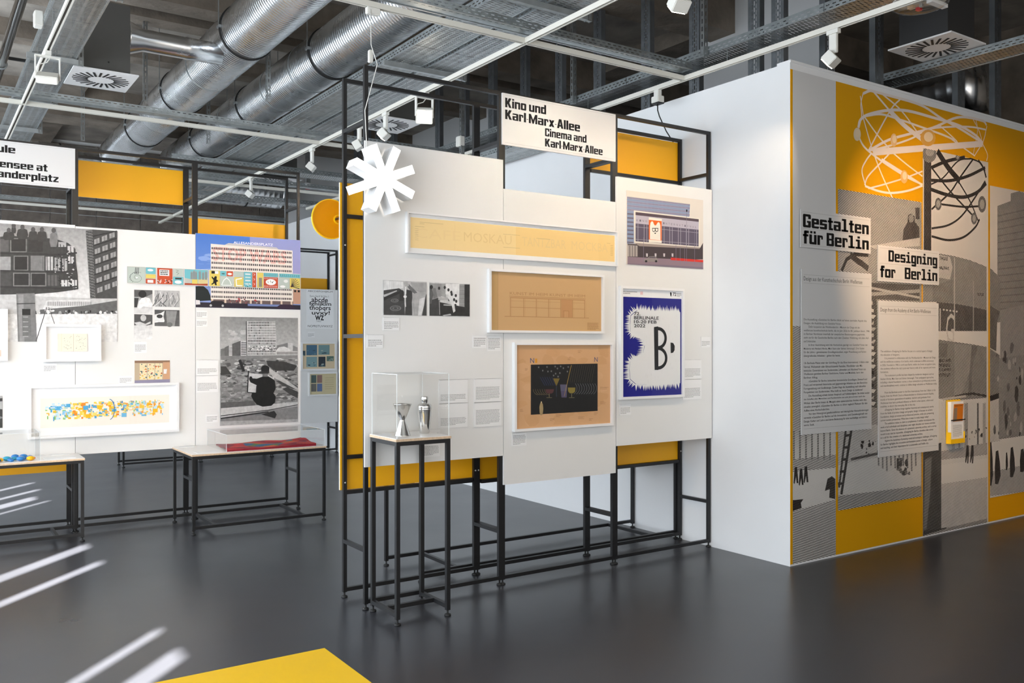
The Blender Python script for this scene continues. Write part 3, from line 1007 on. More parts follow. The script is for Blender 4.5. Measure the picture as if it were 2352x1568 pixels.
class Ink:
    """a flat print facing the camera side (-y): y is its face; points normalised from the top left, or crop pixels"""
    EPS = 0.000025
    def __init__(s, y, x0, x1, z0, z1, base=245, crop=None, thick=0.003, back=None):
        s.y, s.x0, s.x1, s.z0, s.z1, s.crop = y, x0, x1, z0, z1, crop
        s.m = MB()
        s.n = 0
        if thick:
            s.m.box(x0, x1, y, y + thick, z0, z1, lin(back if back is not None else base))
        s.r(0, 0, 1, 1, base)
    def W(s, a, b):
        return (s.x0 + a * (s.x1 - s.x0), s.z1 - b * (s.z1 - s.z0))
    def Z(s, p):
        q = PX(s.crop[0] + p[0] / s.crop[2], s.crop[1] + p[1] / s.crop[2], 'y', s.y)
        return (min(max(q.x, s.x0), s.x1), min(max(q.z, s.z0), s.z1))
    def face(s, pts, c, cs=None):
        y = s.y - s.EPS * (s.n + 1)
        a = sum(pts[i][0] * pts[(i + 1) % len(pts)][1] - pts[(i + 1) % len(pts)][0] * pts[i][1] for i in range(len(pts)))
        if a < 0:
            pts = pts[::-1]
            cs = cs[::-1] if cs else None
        s.m.face([(p[0], y, p[1]) for p in pts], None, cs if cs else lin(c))
    def up(s):
        s.n += 1
    def r(s, a, b, c, d, k):
        s.face([s.W(a, d), s.W(c, d), s.W(c, b), s.W(a, b)], k)
    def g(s, a, b, c, d, top, bot):
        t, u = lin(top), lin(bot)
        s.up()
        s.face([s.W(a, d), s.W(c, d), s.W(c, b), s.W(a, b)], None, [u, u, t, t])
    def p(s, pts, k):
        s.up(); s.face([s.W(*q) for q in pts], k)
    def z(s, pts, k):
        s.up(); s.face([s.Z(q) for q in pts], k)
    def strip(s, P, w, k):
        """mitred ribbon along P"""
        s.up()
        V = []
        for q in P:
            q = Vector(q)
            if not V or (q - V[-1]).length > 1e-5: V.append(q)
        if len(V) < 2: return
        loop = (V[0] - V[-1]).length < 1e-5
        D = [(V[i + 1] - V[i]).normalized() for i in range(len(V) - 1)]
        E = []
        for i in range(len(V)):
            a = D[i - 1] if i else (D[-1] if loop else D[0])
            b = D[i] if i < len(D) else (D[0] if loop else D[-1])
            t = a + b
            t = t.normalized() if t.length > 0.3 else b
            n = Vector((-t.y, t.x))
            c = max(0.5, abs(n.dot(Vector((-b.y, b.x)))))
            E.append(n * (w / 2 / c))
        for i in range(len(V) - 1):
            s.face([tuple(V[i] - E[i]), tuple(V[i + 1] - E[i + 1]), tuple(V[i + 1] + E[i + 1]), tuple(V[i] + E[i])], k)
    def l(s, pts, w, k):
        s.strip([s.W(*q) for q in pts], w, k)
    def zl(s, pts, w, k, sm=0):
        P = [s.Z(q) for q in pts]
        if sm and len(P) > 2:
            V = [Vector(q) for q in P]
            V = [V[0] * 2 - V[1]] + V + [V[-1] * 2 - V[-2]]
            P = []
            for i in range(1, len(V) - 2):
                a, b, c, d = V[i - 1:i + 3]
                for t in [j / sm for j in range(sm)]:
                    q = 0.5 * (2 * b + (c - a) * t + (2 * a - 5 * b + 4 * c - d) * t * t + (3 * b - a - 3 * c + d) * t ** 3)
                    P.append((min(max(q.x, s.x0), s.x1), min(max(q.y, s.z0), s.z1)))
            P.append(tuple(V[-2]))
        s.strip(P, w, k)
    def e(s, a, b, ra, rb, k, n=18):
        s.up(); s.face([s.W(a + ra * math.cos(2 * math.pi * i / n), b + rb * math.sin(2 * math.pi * i / n)) for i in range(n)], k)
    def ze(s, a, b, ra, rb, k, n=16):
        s.z([(a + ra * math.cos(2 * math.pi * i / n), b + rb * math.sin(2 * math.pi * i / n)) for i in range(n)], k)
    def t(s, txt, a, b, c, d, k, bold=0.0, fit=True):
        """text stretched into the normalised box a,b (top left) c,d (bottom right)"""
        V, Fc = glyphs(txt, bold)
        if not V: return
        xs = [v[0] for v in V]; ys = [v[1] for v in V]
        bx, by = min(xs), min(ys)
        A, D = s.W(a, d), s.W(c, b)
        sx = (D[0] - A[0]) / (max(xs) - bx)
        sy = (D[1] - A[1]) / (max(ys) - by)
        s.up()
        y = s.y - s.EPS * (s.n + 1)
        i0 = len(s.m.v)
        s.m.v += [(A[0] + (v[0] - bx) * sx, y, A[1] + (v[1] - by) * sy) for v in V]
        for f in Fc:
            s.m.f.append(tuple(i0 + q for q in f)); s.m.uv.append(None); s.m.c.append(lin(k))
    def words(s, a, b, c, d, rows, k, fill=0.5, last=0.6, rnd=None):
        """rows of illegibly small text as word-length dashes"""
        rg = rnd or R
        s.up()
        hh = (d - b) / rows
        W = s.x1 - s.x0
        for i in range(rows):
            x = a
            end = c if i < rows - 1 else a + (c - a) * last
            end -= rg.uniform(0, 0.05) * (c - a)
            while x < end:
                w_ = min(rg.uniform(0.006, 0.022) / W, end - x)
                s.r(x, b + i * hh + hh * (1 - fill) / 2, x + w_, b + i * hh + hh * (1 + fill) / 2, k)
                x += w_ + 0.0022 / W
    def blobs(s, n, a, b, c, d, smin, smax, cols, asp=1.0, rg=None):
        rg = rg or R
        for i in range(n):
            s.n += 0.4
            x, y, w_ = rg.uniform(a, c), rg.uniform(b, d), rg.uniform(smin, smax)
            h_ = w_ * asp * rg.uniform(0.5, 1.3)
            k = 7
            off = rg.uniform(0, 6)
            pts = []
            for j in range(k):
                an = 2 * math.pi * j / k + off
                q = rg.uniform(0.6, 1.1)
                pts.append((min(max(x + w_ * q * math.cos(an), a), c), min(max(y + h_ * q * math.sin(an), b), d)))
            s.face([s.W(*q) for q in pts], rg.choice(cols))
    def build(s, name, m='print', parent=None, label=None, cat=None, group=None):
        o = s.m.build(name, m, parent)
        return tag(o, label, cat, group)

def heavy_glyph(ch, slab):
    X, v, h, W = 0.74, 0.25, 0.18, 0.68
    def bk(x0, y0, x1, y1, c=(1, 1, 1, 1), r=0.07):
        a, b, d, e = [r * q for q in c]
        P = []
        P += [(x0 + a, y0), (x0, y0 + a)][::-1] if a else [(x0, y0)]
        P += [(x1 - b, y0), (x1, y0 + b)] if b else [(x1, y0)]
        P += [(x1, y1 - d), (x1 - d, y1)] if d else [(x1, y1)]
        P += [(x0 + e, y1), (x0, y1 - e)] if e else [(x0, y1)]
        return P
    q = lambda x0, y0, x1, y1: bk(x0, y0, x1, y1, (0, 0, 0, 0))
    up, ring = q(v, h, W - v, X - h), bk(0, 0, W, X)
    D = {
        'n': (W, [bk(0, 0, W, X, (0, 0, 1, 0))], [q(v, 0, W - v, X - h)]),
        'u': (W, [bk(0, 0, W, X, (1, 0, 0, 0))], [q(v, h, W - v, X)]),
        'ü': (W, [bk(0, 0, W, X, (1, 0, 0, 0)), q(0.08, 0.82, 0.29, 1), q(0.39, 0.82, 0.60, 1)], [q(v, h, W - v, X)]),
        'o': (W, [ring], [up]), 'd': (W, [bk(0, 0, W, X, (1, 0, 0, 1)), q(W - v, X, W, 1)], [up]),
        'p': (W, [bk(0, 0, W, X, (0, 1, 1, 0)), q(0, -0.24, v, 0)], [up]),
        'g': (W, [bk(0, 0, W, X, (1, 0, 0, 1)), bk(0.04, -0.26, W, 0.02, (1, 1, 0, 0))], [up, q(0.0, -0.07, W - v, 0.0)]),
        'e': (W, [ring], [q(v, 0.47, W - v, X - 0.15), q(v, 0.16, W + 0.01, 0.31)]),
        'a': (W, [bk(0, 0, W, X, (1, 0, 1, 1))], [q(-0.01, 0.46, W - v, X - 0.15), q(v, 0.14, W - v, 0.31)]),
        'c': (W, [ring], [up, q(W - v - 0.01, 0.3, W + 0.01, 0.45)]),
        's': (W, [ring], [q(v, 0.45, W + 0.01, 0.56), q(-0.01, 0.18, W - v, 0.29)]),
        'r': (0.52, [q(0, 0, v, X), bk(v - 0.01, X - 0.3, 0.52, X, (0, 0, 1, 0))], [q(v, X - 0.31, 0.36, X - 0.16)]),
        't': (0.5, [q(0.1, 0, 0.35, 0.95), q(0, X - 0.16, 0.5, X), q(0.3, 0, 0.5, 0.16)], []),
        'f': (0.52, [q(0.1, 0, 0.35, 0.95), bk(0.1, 0.8, 0.54, 1, (0, 0, 0, 1)), q(0, X - 0.18, 0.5, X - 0.02)], []),
        'm': (1.02, [bk(0, 0, 1.02, X, (0, 0, 1, 0))], [q(v, 0, 0.385, X - h), q(0.635, 0, 0.77, X - h)]),
        'h': (W, [bk(0, 0, W, X, (0, 0, 1, 0)), q(0, X, v, 1)], [q(v, 0, W - v, X - h)]),
        'x': (W, [[(0, 0), (0.27, 0), (W, X), (W - 0.27, X)], [(W, 0), (W - 0.27, 0), (0, X), (0.27, X)]], []),
        'z': (0.6, [q(0, 0, 0.6, 0.17), q(0, X - 0.17, 0.6, X), [(0, 0.17), (0.28, 0.17), (0.6, X - 0.17), (0.32, X - 0.17)]], []),
        'l': (v, [q(0, 0, v, 1)], []) if not slab else (0.66, [q(0.21, 0, 0.46, 1), q(0, 0, 0.66, 0.16), q(0.04, 0.84, 0.3, 1)], []),
        'i': (v, [q(0, 0, v, X), q(0, 0.82, v, 1)], []) if not slab else (0.62, [q(0.2, 0, 0.45, X), q(0, 0, 0.62, 0.16), q(0.04, X - 0.16, 0.3, X), q(0.2, 0.82, 0.45, 1)], []),
        '-': (0.2, [q(0.0, 0.33, 0.2, 0.39)], []),
        'K': (0.78, [q(0, 0, 0.27, 1), [(0.27, 0.36), (0.27, 0.66), (0.45, 1), (0.76, 1), (0.51, 0.53), (0.78, 0), (0.47, 0), (0.33, 0.32)]], []),
        'M': (1.02, [q(0, 0, 0.25, 1), q(0.77, 0, 1.02, 1), [(0.25, 1), (0.25, 0.55), (0.42, 0), (0.60, 0), (0.77, 0.55), (0.77, 1), (0.51, 0.42)]], []),
        'A': (0.78, [[(0, 0), (0.26, 0), (0.31, 0.2), (0.47, 0.2), (0.52, 0), (0.78, 0), (0.55, 1), (0.23, 1)]], [[(0.335, 0.37), (0.445, 0.37), (0.39, 0.72)]]),
        'C': (0.70, [bk(0, 0, 0.7, 1)], [q(v, h, 0.45, 1 - h), q(0.44, 0.38, 0.71, 0.62)]),
        'G': (0.72, [bk(0, 0, 0.72, 1)], [[(0.25, 0.18), (0.47, 0.18), (0.47, 0.36), (0.36, 0.36), (0.36, 0.50), (0.73, 0.50), (0.73, 0.65), (0.47, 0.65), (0.47, 0.82), (0.25, 0.82)]]),
        'B': (0.72, [bk(0, 0, 0.72, 1, (0, 1, 1, 0))], [q(v, 0.57, 0.47, 0.83), q(v, 0.17, 0.47, 0.43), [(0.66, 0.5), (0.73, 0.44), (0.73, 0.56)]]),
        'D': (0.72, [bk(0, 0, 0.72, 1, (0, 1, 1, 0), 0.11)], [q(v, h, 0.47, 1 - h)]),
        'W': (1.1, [[(0, 1), (0.26, 1), (0.33, 0.4), (0.43, 1), (0.67, 1), (0.77, 0.4), (0.84, 1), (1.1, 1), (0.92, 0), (0.64, 0), (0.55, 0.5), (0.46, 0), (0.18, 0)]], []),
        'ß': (0.70, [bk(0, 0, 0.7, 1, (0, 1, 1, 1))], [q(v, 0.56, 0.45, 0.84), q(v, 0.0, 0.45, 0.42), [(0.64, 0.5), (0.71, 0.44), (0.71, 0.56)]]),
        ' ': (0.22, [], []),
    }
    return D.get(ch, (0.3, [], []))

def heavy(k, txt, a, b, c, d, ink, paper, slab=False):
    """very heavy lettering; the box a,b,c,d spans cap height to baseline"""
    gs = [heavy_glyph(ch, slab) for ch in txt]
    tot = sum(g_[0] for g_ in gs) + 0.065 * (len(gs) - 1)
    A, D = k.W(a, d), k.W(c, b)
    sx, sy = (D[0] - A[0]) / tot, D[1] - A[1]
    k.up()
    n0 = k.n
    x = 0
    for wd_, plus, minus in gs:
        for lay, group, colr in ((0, plus, ink), (1, minus, paper)):
            k.n = n0 + lay
            for P in group:
                k.face([(A[0] + (x + px) * sx, A[1] + py * sy) for px, py in P], colr)
        x += wd_ + 0.065
    k.n = n0 + 1

def framed(label, y, x0, x1, z0, z1, w, depth=0.032, m='frame_white', group=None):
    """frame hung on a board whose face is at y"""
    f = thing('framed_picture', label, 'picture', ((x0 + x1) / 2, y, z0), group)
    mb = MB()
    mb.box(x0, x1, y - depth, y, z1 - w, z1)
    mb.box(x0, x1, y - depth, y, z0, z0 + w)
    mb.box(x0, x0 + w, y - depth, y, z0 + w, z1 - w)
    mb.box(x1 - w, x1, y - depth, y, z0 + w, z1 - w)
    mb.build('frame', m, f)
    mb = MB()
    yy = y - depth + 0.004
    mb.face([(x0 + w, yy, z0 + w), (x1 - w, yy, z0 + w), (x1 - w, yy, z1 - w), (x0 + w, yy, z1 - w)])
    mb.build('glass', 'glass', f)
    return f

rr = random.Random(11)

def card(label, y, x0, x1, z0, z1, rows, head=0.3, group='caption cards on the boards', b0=None, name='caption_card', cat='card'):
    k = Ink(y, x0, x1, z0, z1, 236, None, 0.004, 225)
    k.r(0.0, 0.0, 1.0, 0.012, 170)
    k.words(0.06, head, 0.94, 0.90 if b0 is None else b0, rows, 135, 0.34, 0.6, rr)
    return k.build(name, 'print', None, label, cat)

YA = PY - 0.0045      # in front of the boards, so cards touch the board face
YS = PY - 0.0035

# --- cinema sign lettering
k = Ink(PY - 0.0002, 3.337, 4.356, 3.022, 3.376, 222, None, 0)
for yy in (0.035, 0.955):
    k.l([(0.02, yy), (0.98, yy)], 0.0015, 175)
heavy(k, 'Kino und', 0.022, 0.085, 0.365, 0.27, 10, 222)
heavy(k, 'Karl-Marx-Allee', 0.022, 0.315, 0.665, 0.50, 10, 222)
heavy(k, 'Cinema and', 0.355, 0.545, 0.725, 0.705, 10, 222)
heavy(k, 'Karl-Marx-Allee', 0.355, 0.75, 0.875, 0.91, 10, 222)
k.build('sign_lettering', 'print', sign1)
k = Ink(PY2 - 0.0002, 0.15, 1.174, 3.018, 3.37, 222, None, 0)
for yy in (0.035, 0.955):
    k.l([(0.02, yy), (0.98, yy)], 0.0015, 175)
heavy(k, 'hochschule', 0.02, 0.10, 0.552, 0.28, 10, 222)
heavy(k, 'Weißensee at', 0.24, 0.46, 0.79, 0.64, 10, 222)
heavy(k, 'Alexanderplatz', 0.24, 0.70, 0.873, 0.88, 10, 222)
k.build('sign_lettering', 'print', sign2)

# --- long pale drawing
f = framed('long white frame with a pale yellow lettering drawing on the tall rack', PY, 2.593, 4.357, 2.234, 2.497, 0.011)
k = Ink(PY - 0.012, 2.604, 4.346, 2.245, 2.486, 235, None, 0.006)
k.up(); k.r(0.012, 0.09, 0.994, 0.90, '#f2d69c')
k.up(); k.r(0.48, 0.09, 0.994, 0.90, '#f0cf8e')
for a, b, tx in ((0.03, 0.42, 'CAFE'), (0.24, 0.46, 'MOSKAU'), (0.51, 0.73, 'TANTZBAR'), (0.76, 0.955, 'MOCKBA')):
    k.t(tx, a, 0.36, a + (b - a) * (0.5 if tx == 'CAFE' else 1), 0.62, '#e8ca90' if tx != 'CAFE' else '#efd29a')
for x0_, x1_, y_ in ((0.05, 0.15, 0.20), (0.05, 0.07, 0.24), (0.42, 0.50, 0.33), (0.42, 0.50, 0.70), (0.95, 0.97, 0.34), (0.03, 0.07, 0.32), (0.58, 0.65, 0.37)):
    k.l([(x0_, y_), (x1_, y_)], 0.002, '#c2a878')
for i in range(7):
    k.l([(0.03, 0.38 + i * 0.05), (0.045, 0.38 + i * 0.05)], 0.002, '#cdb384')
    k.l([(0.97, 0.40 + i * 0.05), (0.984, 0.40 + i * 0.05)], 0.002, '#bb9a63')
k.l([(0.2, 0.12), (0.2, 0.88)], 0.0015, '#e8ca93')
k.build('drawing', 'print', f)

# --- facade drawing on brown paper
f = framed('white frame with a brown-paper drawing of a long shop front', PY, 3.212, 4.222, 1.732, 2.164, 0.017)
k = Ink(PY - 0.012, 3.229, 4.205, 1.749, 2.147, '#cda878', None, 0.006)
k.up(); k.r(0.0, 0, 0.065, 1, '#c2a06c')
k.l([(0.065, 0), (0.065, 1)], 0.002, '#a88656')
LN = '#a5794a'
k.t('KUNST IM HEIM KUNST IM HEIM', 0.165, 0.335, 0.845, 0.385, '#b08758')
k.l([(0.16, 0.41), (0.85, 0.41)], 0.0025, LN)
k.l([(0.165, 0.435), (0.845, 0.435)], 0.005, '#b18453')
k.p([(0.62, 0.44), (0.725, 0.44), (0.725, 0.755), (0.62, 0.755)], '#c39465')
for x_ in (0.17, 0.285, 0.395, 0.505, 0.615, 0.725, 0.84):
    k.l([(x_, 0.43), (x_, 0.755)], 0.006, '#b48a5a')
    k.l([(x_ + 0.012, 0.45), (x_ + 0.012, 0.75)], 0.002, '#bd9463')
k.l([(0.12, 0.76), (0.88, 0.76)], 0.003, LN)
for a, b in ((0.17, 0.615), (0.725, 0.84)):
    k.l([(a, 0.49), (b, 0.49)], 0.002, '#b98e5f')
    k.l([(a, 0.60), (b, 0.60)], 0.003, '#b18353')
k.l([(0.64, 0.76), (0.64, 0.64), (0.69, 0.64), (0.69, 0.76)], 0.0025, LN)
for x_ in (0.655, 0.665, 0.678):
    k.l([(x_, 0.645), (x_, 0.755)], 0.0015, '#e0c294')
k.words(0.865, 0.84, 0.975, 0.98, 7, '#ab8353', 0.5, 0.8, rr)
k.build('drawing', 'print', f)

# --- night bar drawing
f = framed('white frame with a drawing of glowing cocktail glasses on black', PY, 3.418, 4.310, 1.050, 1.666, 0.018)
CR = (1170, 780, 7.13)
k = Ink(PY - 0.012, 3.436, 4.292, 1.068, 1.648, '#d5a97d', CR, 0.006)
k.blobs(40, 0.02, 0.02, 0.98, 0.98, 0.03, 0.12, ['#d3a577', '#d8ad82', '#d0a375'], 1.0, rr)
k.z([(350, 408), (1445, 390), (1445, 1165), (350, 1228)], 34)
for tx, pts in (('N', (340, 300, 405, 380)), ('N', (1390, 285, 1445, 360))):
    a, b = k.Z(pts[:2]), k.Z(pts[2:])
    nx = lambda q: ((q[0] - k.x0) / (k.x1 - k.x0), (k.z1 - q[1]) / (k.z1 - k.z0))
    A, D = nx(a), nx(b)
    k.t(tx, A[0], A[1], D[0], D[1], '#4a5478')
k.z([(420, 308), (455, 308), (455, 380), (420, 380)], '#dd9a2c')
for i in range(12):
    x_ = 1010 + i * 35
    k.zl([(x_, 415), (x_ - 55, 700)], 0.0022, '#5c5346')
k.zl([(1015, 415), (895, 925)], 0.004, '#b3924c')
for px, py in ((478, 450), (545, 505), (615, 445), (630, 520), (685, 515), (748, 438), (785, 470), (838, 436), (882, 465), (962, 445), (948, 520), (755, 555), (825, 545), (722, 585), (795, 603)):
    k.ze(px, py, 13, 17, 92)
    k.ze(px, py, 6, 8, 140)
for i in range(6):
    k.zl([(500 + i * 38, 610), (580 + i * 34, 750)], 0.006, '#2f3550')
k.z([(712, 633), (822, 633), (768, 760)], '#7c6a34')
k.zl([(767, 755), (767, 935)], 0.003, '#44506a')
k.z([(828, 732), (945, 732), (935, 945), (850, 945)], '#55506a')
k.z([(828, 732), (945, 732), (940, 840), (838, 840)], '#5f5d75')
k.zl([(1010, 420), (895, 925)], 0.0035, '#b3924c')
k.z([(585, 810), (730, 810), (715, 860), (690, 880), (620, 880), (598, 855)], '#5c3a3c')
k.z([(955, 782), (1078, 782), (1072, 850), (1040, 875), (985, 875), (960, 845)], '#8a7a3a')
for cx_ in (650, 1018):
    k.zl([(cx_, 880), (cx_, 940)], 0.005, '#8a8062')
    k.zl([(cx_ - 45, 948), (cx_ + 45, 948)], 0.003, '#8a8062')
for i in range(6):
    x_ = 385 + i * 37
    k.zl([(x_, 810), (x_ + 12, 850), (x_ + 38, 885), (x_ + 75, 902)], 0.0022, '#8a7a5a', 4)
for i in range(9):
    x_ = 1075 + i * 40
    k.zl([(x_, 715), (x_ + 28, 775), (x_ + 20, 840), (x_ - 20, 890)], 0.0022, '#8d8d92', 4)
k.z([(515, 1018), (530, 1025), (545, 1060), (552, 1130), (545, 1200), (530, 1235), (505, 1235), (492, 1190), (488, 1100), (500, 1045)], '#a8926a')
k.ze(520, 1022, 10, 14, '#c9b58c')
for px, py, w_ in ((1120, 180, 60), (950, 300, 50), (1480, 775, 140), (1480, 1015, 120), (170, 1140, 60), (660, 1290, 80), (1120, 1260, 120), (760, 1225, 100), (1300, 1290, 70), (1380, 1195, 80), (250, 470, 60)):
    for j in range(3):
        k.zl([(px, py + j * 16), (px + w_ * rr.uniform(0.5, 1), py + j * 16 + rr.uniform(-6, 6))], 0.0018, '#a37b52')
k.build('drawing', 'print', f)

# --- festival poster
f = framed('white frame with the deep blue festival poster and a spiky white shape', PY, 4.383, 5.047, 1.237, 2.092, 0.020)
CR = (1100, 600, 3.016)
k = Ink(PY - 0.014, 4.403, 5.027, 1.255, 2.073, '#1c1c80', CR, 0.006)
k.up(); k.r(0.0, 0.0, 1.0, 0.075, 240)
k.words(0.02, 0.02, 0.26, 0.05, 2, 120, 0.4, 0.5, rr)
k.t('72', 0.85, 0.015, 0.91, 0.05, 20, 0.02)
k.p([(0.80, 0.02), (0.815, 0.012), (0.83, 0.02), (0.828, 0.06), (0.818, 0.045), (0.81, 0.06)], 25)
k.words(0.92, 0.02, 1.0, 0.055, 3, 130, 0.4, 0.7, rr)
k.p([(0.30, 0.02), (0.345, 0.02), (0.345, 0.05), (0.30, 0.05)], '#e9c9c9')
# shaggy outline: dense spikes along a path
outl = [(1390, 345), (1330, 345), (1250, 345), (1180, 340), (1090, 335), (1045, 370), (1040, 430), (1045, 490), (1080, 520), (1130, 535), (1140, 580), (1130, 640), (1080, 665), (1040, 690), (1035, 750), (1040, 820), (1080, 855), (1160, 860), (1250, 855), (1330, 850), (1390, 845)]
core = [(1395, 352)] + [(x + (8 if x < 1380 else 0), y + (6 if y < 600 else -6)) for x, y in outl] + [(1395, 845)]
k.z(core, 232)
cen = (1290, 600)
for i in range(len(outl) - 1):
    a, b = Vector(outl[i]), Vector(outl[i + 1])
    n = max(2, int((b - a).length / 9))
    for j in range(n):
        q = a + (b - a) * ((j + 0.5) / n)
        d = (b - a).normalized()
        nv = Vector((-d.y, d.x))
        if 520 < q.y < 660 and q.x > 1075:
            nv = Vector((-1.0, 0.0))
        L = rr.uniform(22, 42)
        tilt = Vector((rr.uniform(-6, 6), rr.uniform(-6, 6)))
        k.n += 0.4
        tip = q + nv * L + tilt
        if tip.x > 1390: tip.x = 1390
        pts = [k.Z(q - d * 6 - nv * 6), k.Z(tip), k.Z(q + d * 6 - nv * 6)]
        k.face(pts, 232)
for i in range(60):
    x_, y_ = rr.uniform(1150, 1380), rr.uniform(370, 830)
    k.n -= 0.6
    k.zl([(x_, y_), (x_ + rr.uniform(-3, 3), y_ + rr.uniform(10, 26))], 0.0012, 208)
for i, tx in enumerate(('72.', 'BERLINALE', '10-20 FEB', '2022')):
    wd_ = (0.105, 0.41, 0.375, 0.185)[i]
    k.t(tx, 0.195, 0.213 + i * 0.0375, 0.195 + wd_, 0.243 + i * 0.0375, 15, 0.012)
INKB = 22
k.z([(1212, 455), (1240, 450), (1242, 752), (1216, 752)], INKB)
def bow(cx_, cy_, rx_, ry_, w_):
    P = [(cx_ + rx_ * math.cos(a), cy_ + ry_ * math.sin(a)) for a in [math.pi * (-0.5 + t / 14) for t in range(15)]]
    P = [(1228, cy_ - ry_)] + P + [(1228, cy_ + ry_)]
    k.zl(P, w_, INKB, 3)
bow(1240, 532, 52, 66, 0.026)
bow(1240, 670, 56, 68, 0.026)
k.z([(1326, 562), (1344, 565), (1355, 585), (1354, 615), (1344, 632), (1328, 636)], INKB)
k.build('poster', 'print', f)

# --- cinema photograph
CR = (1430, 430, 7.842)
k = Ink(YS, 4.461, 5.282, 2.258, 2.818, '#ded6cc', CR)
k.z([(80, 155), (1215, 300), (1200, 530), (1200, 1000), (80, 1015)], '#8796b4')
for i in range(12):
    y0_, y1_ = 185 + i * 73, 315 + i * 62
    if i > 3:
        k.zl([(84, y0_), (195, y0_ + 8)], 0.011, '#6c6474')
        continue
    k.zl([(84, y0_), (1205, y1_)], 0.013, '#7d7690')
    for j in range(46):
        t_ = j / 46
        if j % 15 == 0: k.up()
        a, b = k.Z((84 + t_ * 1121, y0_ + t_ * (y1_ - y0_) - 22)), k.Z((84 + t_ * 1121, y0_ + t_ * (y1_ - y0_) + 22))
        k.face([(a[0] - 0.0014, b[1]), (a[0] + 0.0014, b[1]), (a[0] + 0.0014, a[1]), (a[0] - 0.0014, a[1])], '#c9ccd8')
k.zl([(80, 160), (1215, 300)], 0.006, '#d9d2c4')
k.z([(200, 415), (1395, 555), (1390, 1095), (205, 1000)], '#e2dccf')
k.z([(232, 445), (1370, 575), (1370, 625), (232, 500)], '#54464e')
k.z([(232, 500), (1370, 622), (1368, 770), (232, 650)], '#b9b3c0')
k.z([(232, 650), (1368, 765), (1368, 1065), (232, 972)], '#5c5566')
for i, ch in enumerate('KINO'):
    a, b = k.Z((250 + i * 53, 575 + i * 6)), k.Z((278 + i * 53, 612 + i * 6))
    A, D = ((a[0] - k.x0) / (k.x1 - k.x0), (k.z1 - a[1]) / (k.z1 - k.z0)), ((b[0] - k.x0) / (k.x1 - k.x0), (k.z1 - b[1]) / (k.z1 - k.z0))
    k.t(ch, A[0], A[1], D[0], D[1], '#6f6a78')
for i, ch in enumerate('INTERNATIONAL'):
    a, b = k.Z((728 + i * 48, 628 + i * 6)), k.Z((752 + i * 48, 666 + i * 6))
    A, D = ((a[0] - k.x0) / (k.x1 - k.x0), (k.z1 - a[1]) / (k.z1 - k.z0)), ((b[0] - k.x0) / (k.x1 - k.x0), (k.z1 - b[1]) / (k.z1 - k.z0))
    k.t(ch, A[0], A[1], D[0], D[1], '#77727f')
for x_ in (275, 385, 435, 745, 848, 893, 1000, 1043, 1145, 1188, 1330):
    k.zl([(x_, 655 + (x_ - 232) * 0.1), (x_, 975 + (x_ - 232) * 0.08)], 0.005, '#a7a2ac')
k.zl([(232, 712), (1368, 820)], 0.003, '#a7a2ac')
k.zl([(232, 935), (1368, 1025)], 0.003, '#a7a2ac')
k.z([(470, 540), (705, 570), (702, 1003), (470, 990)], '#e9e4d8')
k.z([(470, 585), (702, 610), (700, 960), (470, 940)], '#ea6a1e')
k.z([(490, 935), (490, 700), (500, 640), (520, 612), (545, 618), (560, 660), (575, 685), (600, 685), (615, 655), (640, 625), (665, 640), (678, 690), (680, 955)], '#ece6da')
for cx_ in (560, 612):
    k.zl([(cx_ - 26, 738), (cx_ + 24, 740), (cx_ + 22, 785), (cx_, 800), (cx_ - 20, 788), (cx_ - 26, 738)], 0.005, 40)
k.ze(585, 828, 14, 11, 35)
k.z([(85, 1015), (1395, 1090), (1445, 1000), (1445, 1300), (860, 1300), (85, 1260)], '#463d40')
k.z([(85, 1030), (270, 1050), (270, 1250), (85, 1245)], '#8b8380')
for x_ in (100, 150, 195, 250):
    k.zl([(x_, 1050), (x_, 1245)], 0.005, '#d3ccc4')
k.z([(205, 1000), (1390, 1085), (1385, 1110), (300, 1060)], '#9b8d86')
for x_ in (420, 575, 730, 880):
    k.z([(x_, 1190), (x_ + 32, 1192), (x_ + 30, 1250), (x_ + 2, 1248)], '#c9c4c6')
k.z([(84, 1250), (860, 1290), (1449, 1330), (1449, 1475), (84, 1385)], '#8d7a85')
k.z([(865, 1265), (1449, 1310), (1449, 1352), (865, 1312)], '#d4352a')
k.z([(84, 1370), (800, 1400), (1449, 1440), (1449, 1474), (84, 1386)], '#7b6f80')
k.z([(365, 1300), (440, 1280), (480, 1245), (560, 1240), (610, 1270), (640, 1300), (635, 1340), (400, 1340)], '#8f8784')
k.z([(460, 1270), (490, 1250), (575, 1250), (590, 1275)], '#5b5660')
for x_ in (420, 600):
    k.ze(x_, 1332, 22, 20, 40)
for x_, a, b in ((375, 900, 1350), (958, 1040, 1370), (1035, 1080, 1400), (1112, 1080, 1400), (1150, 440, 1380), (1295, 750, 1400)):
    k.zl([(x_, a), (x_, b)], 0.0035, '#7f7a8c')
k.ze(1152, 420, 14, 22, 40)
k.build('photo_print', 'print', None, 'colour photograph of a cinema front with an orange banner', 'photo')

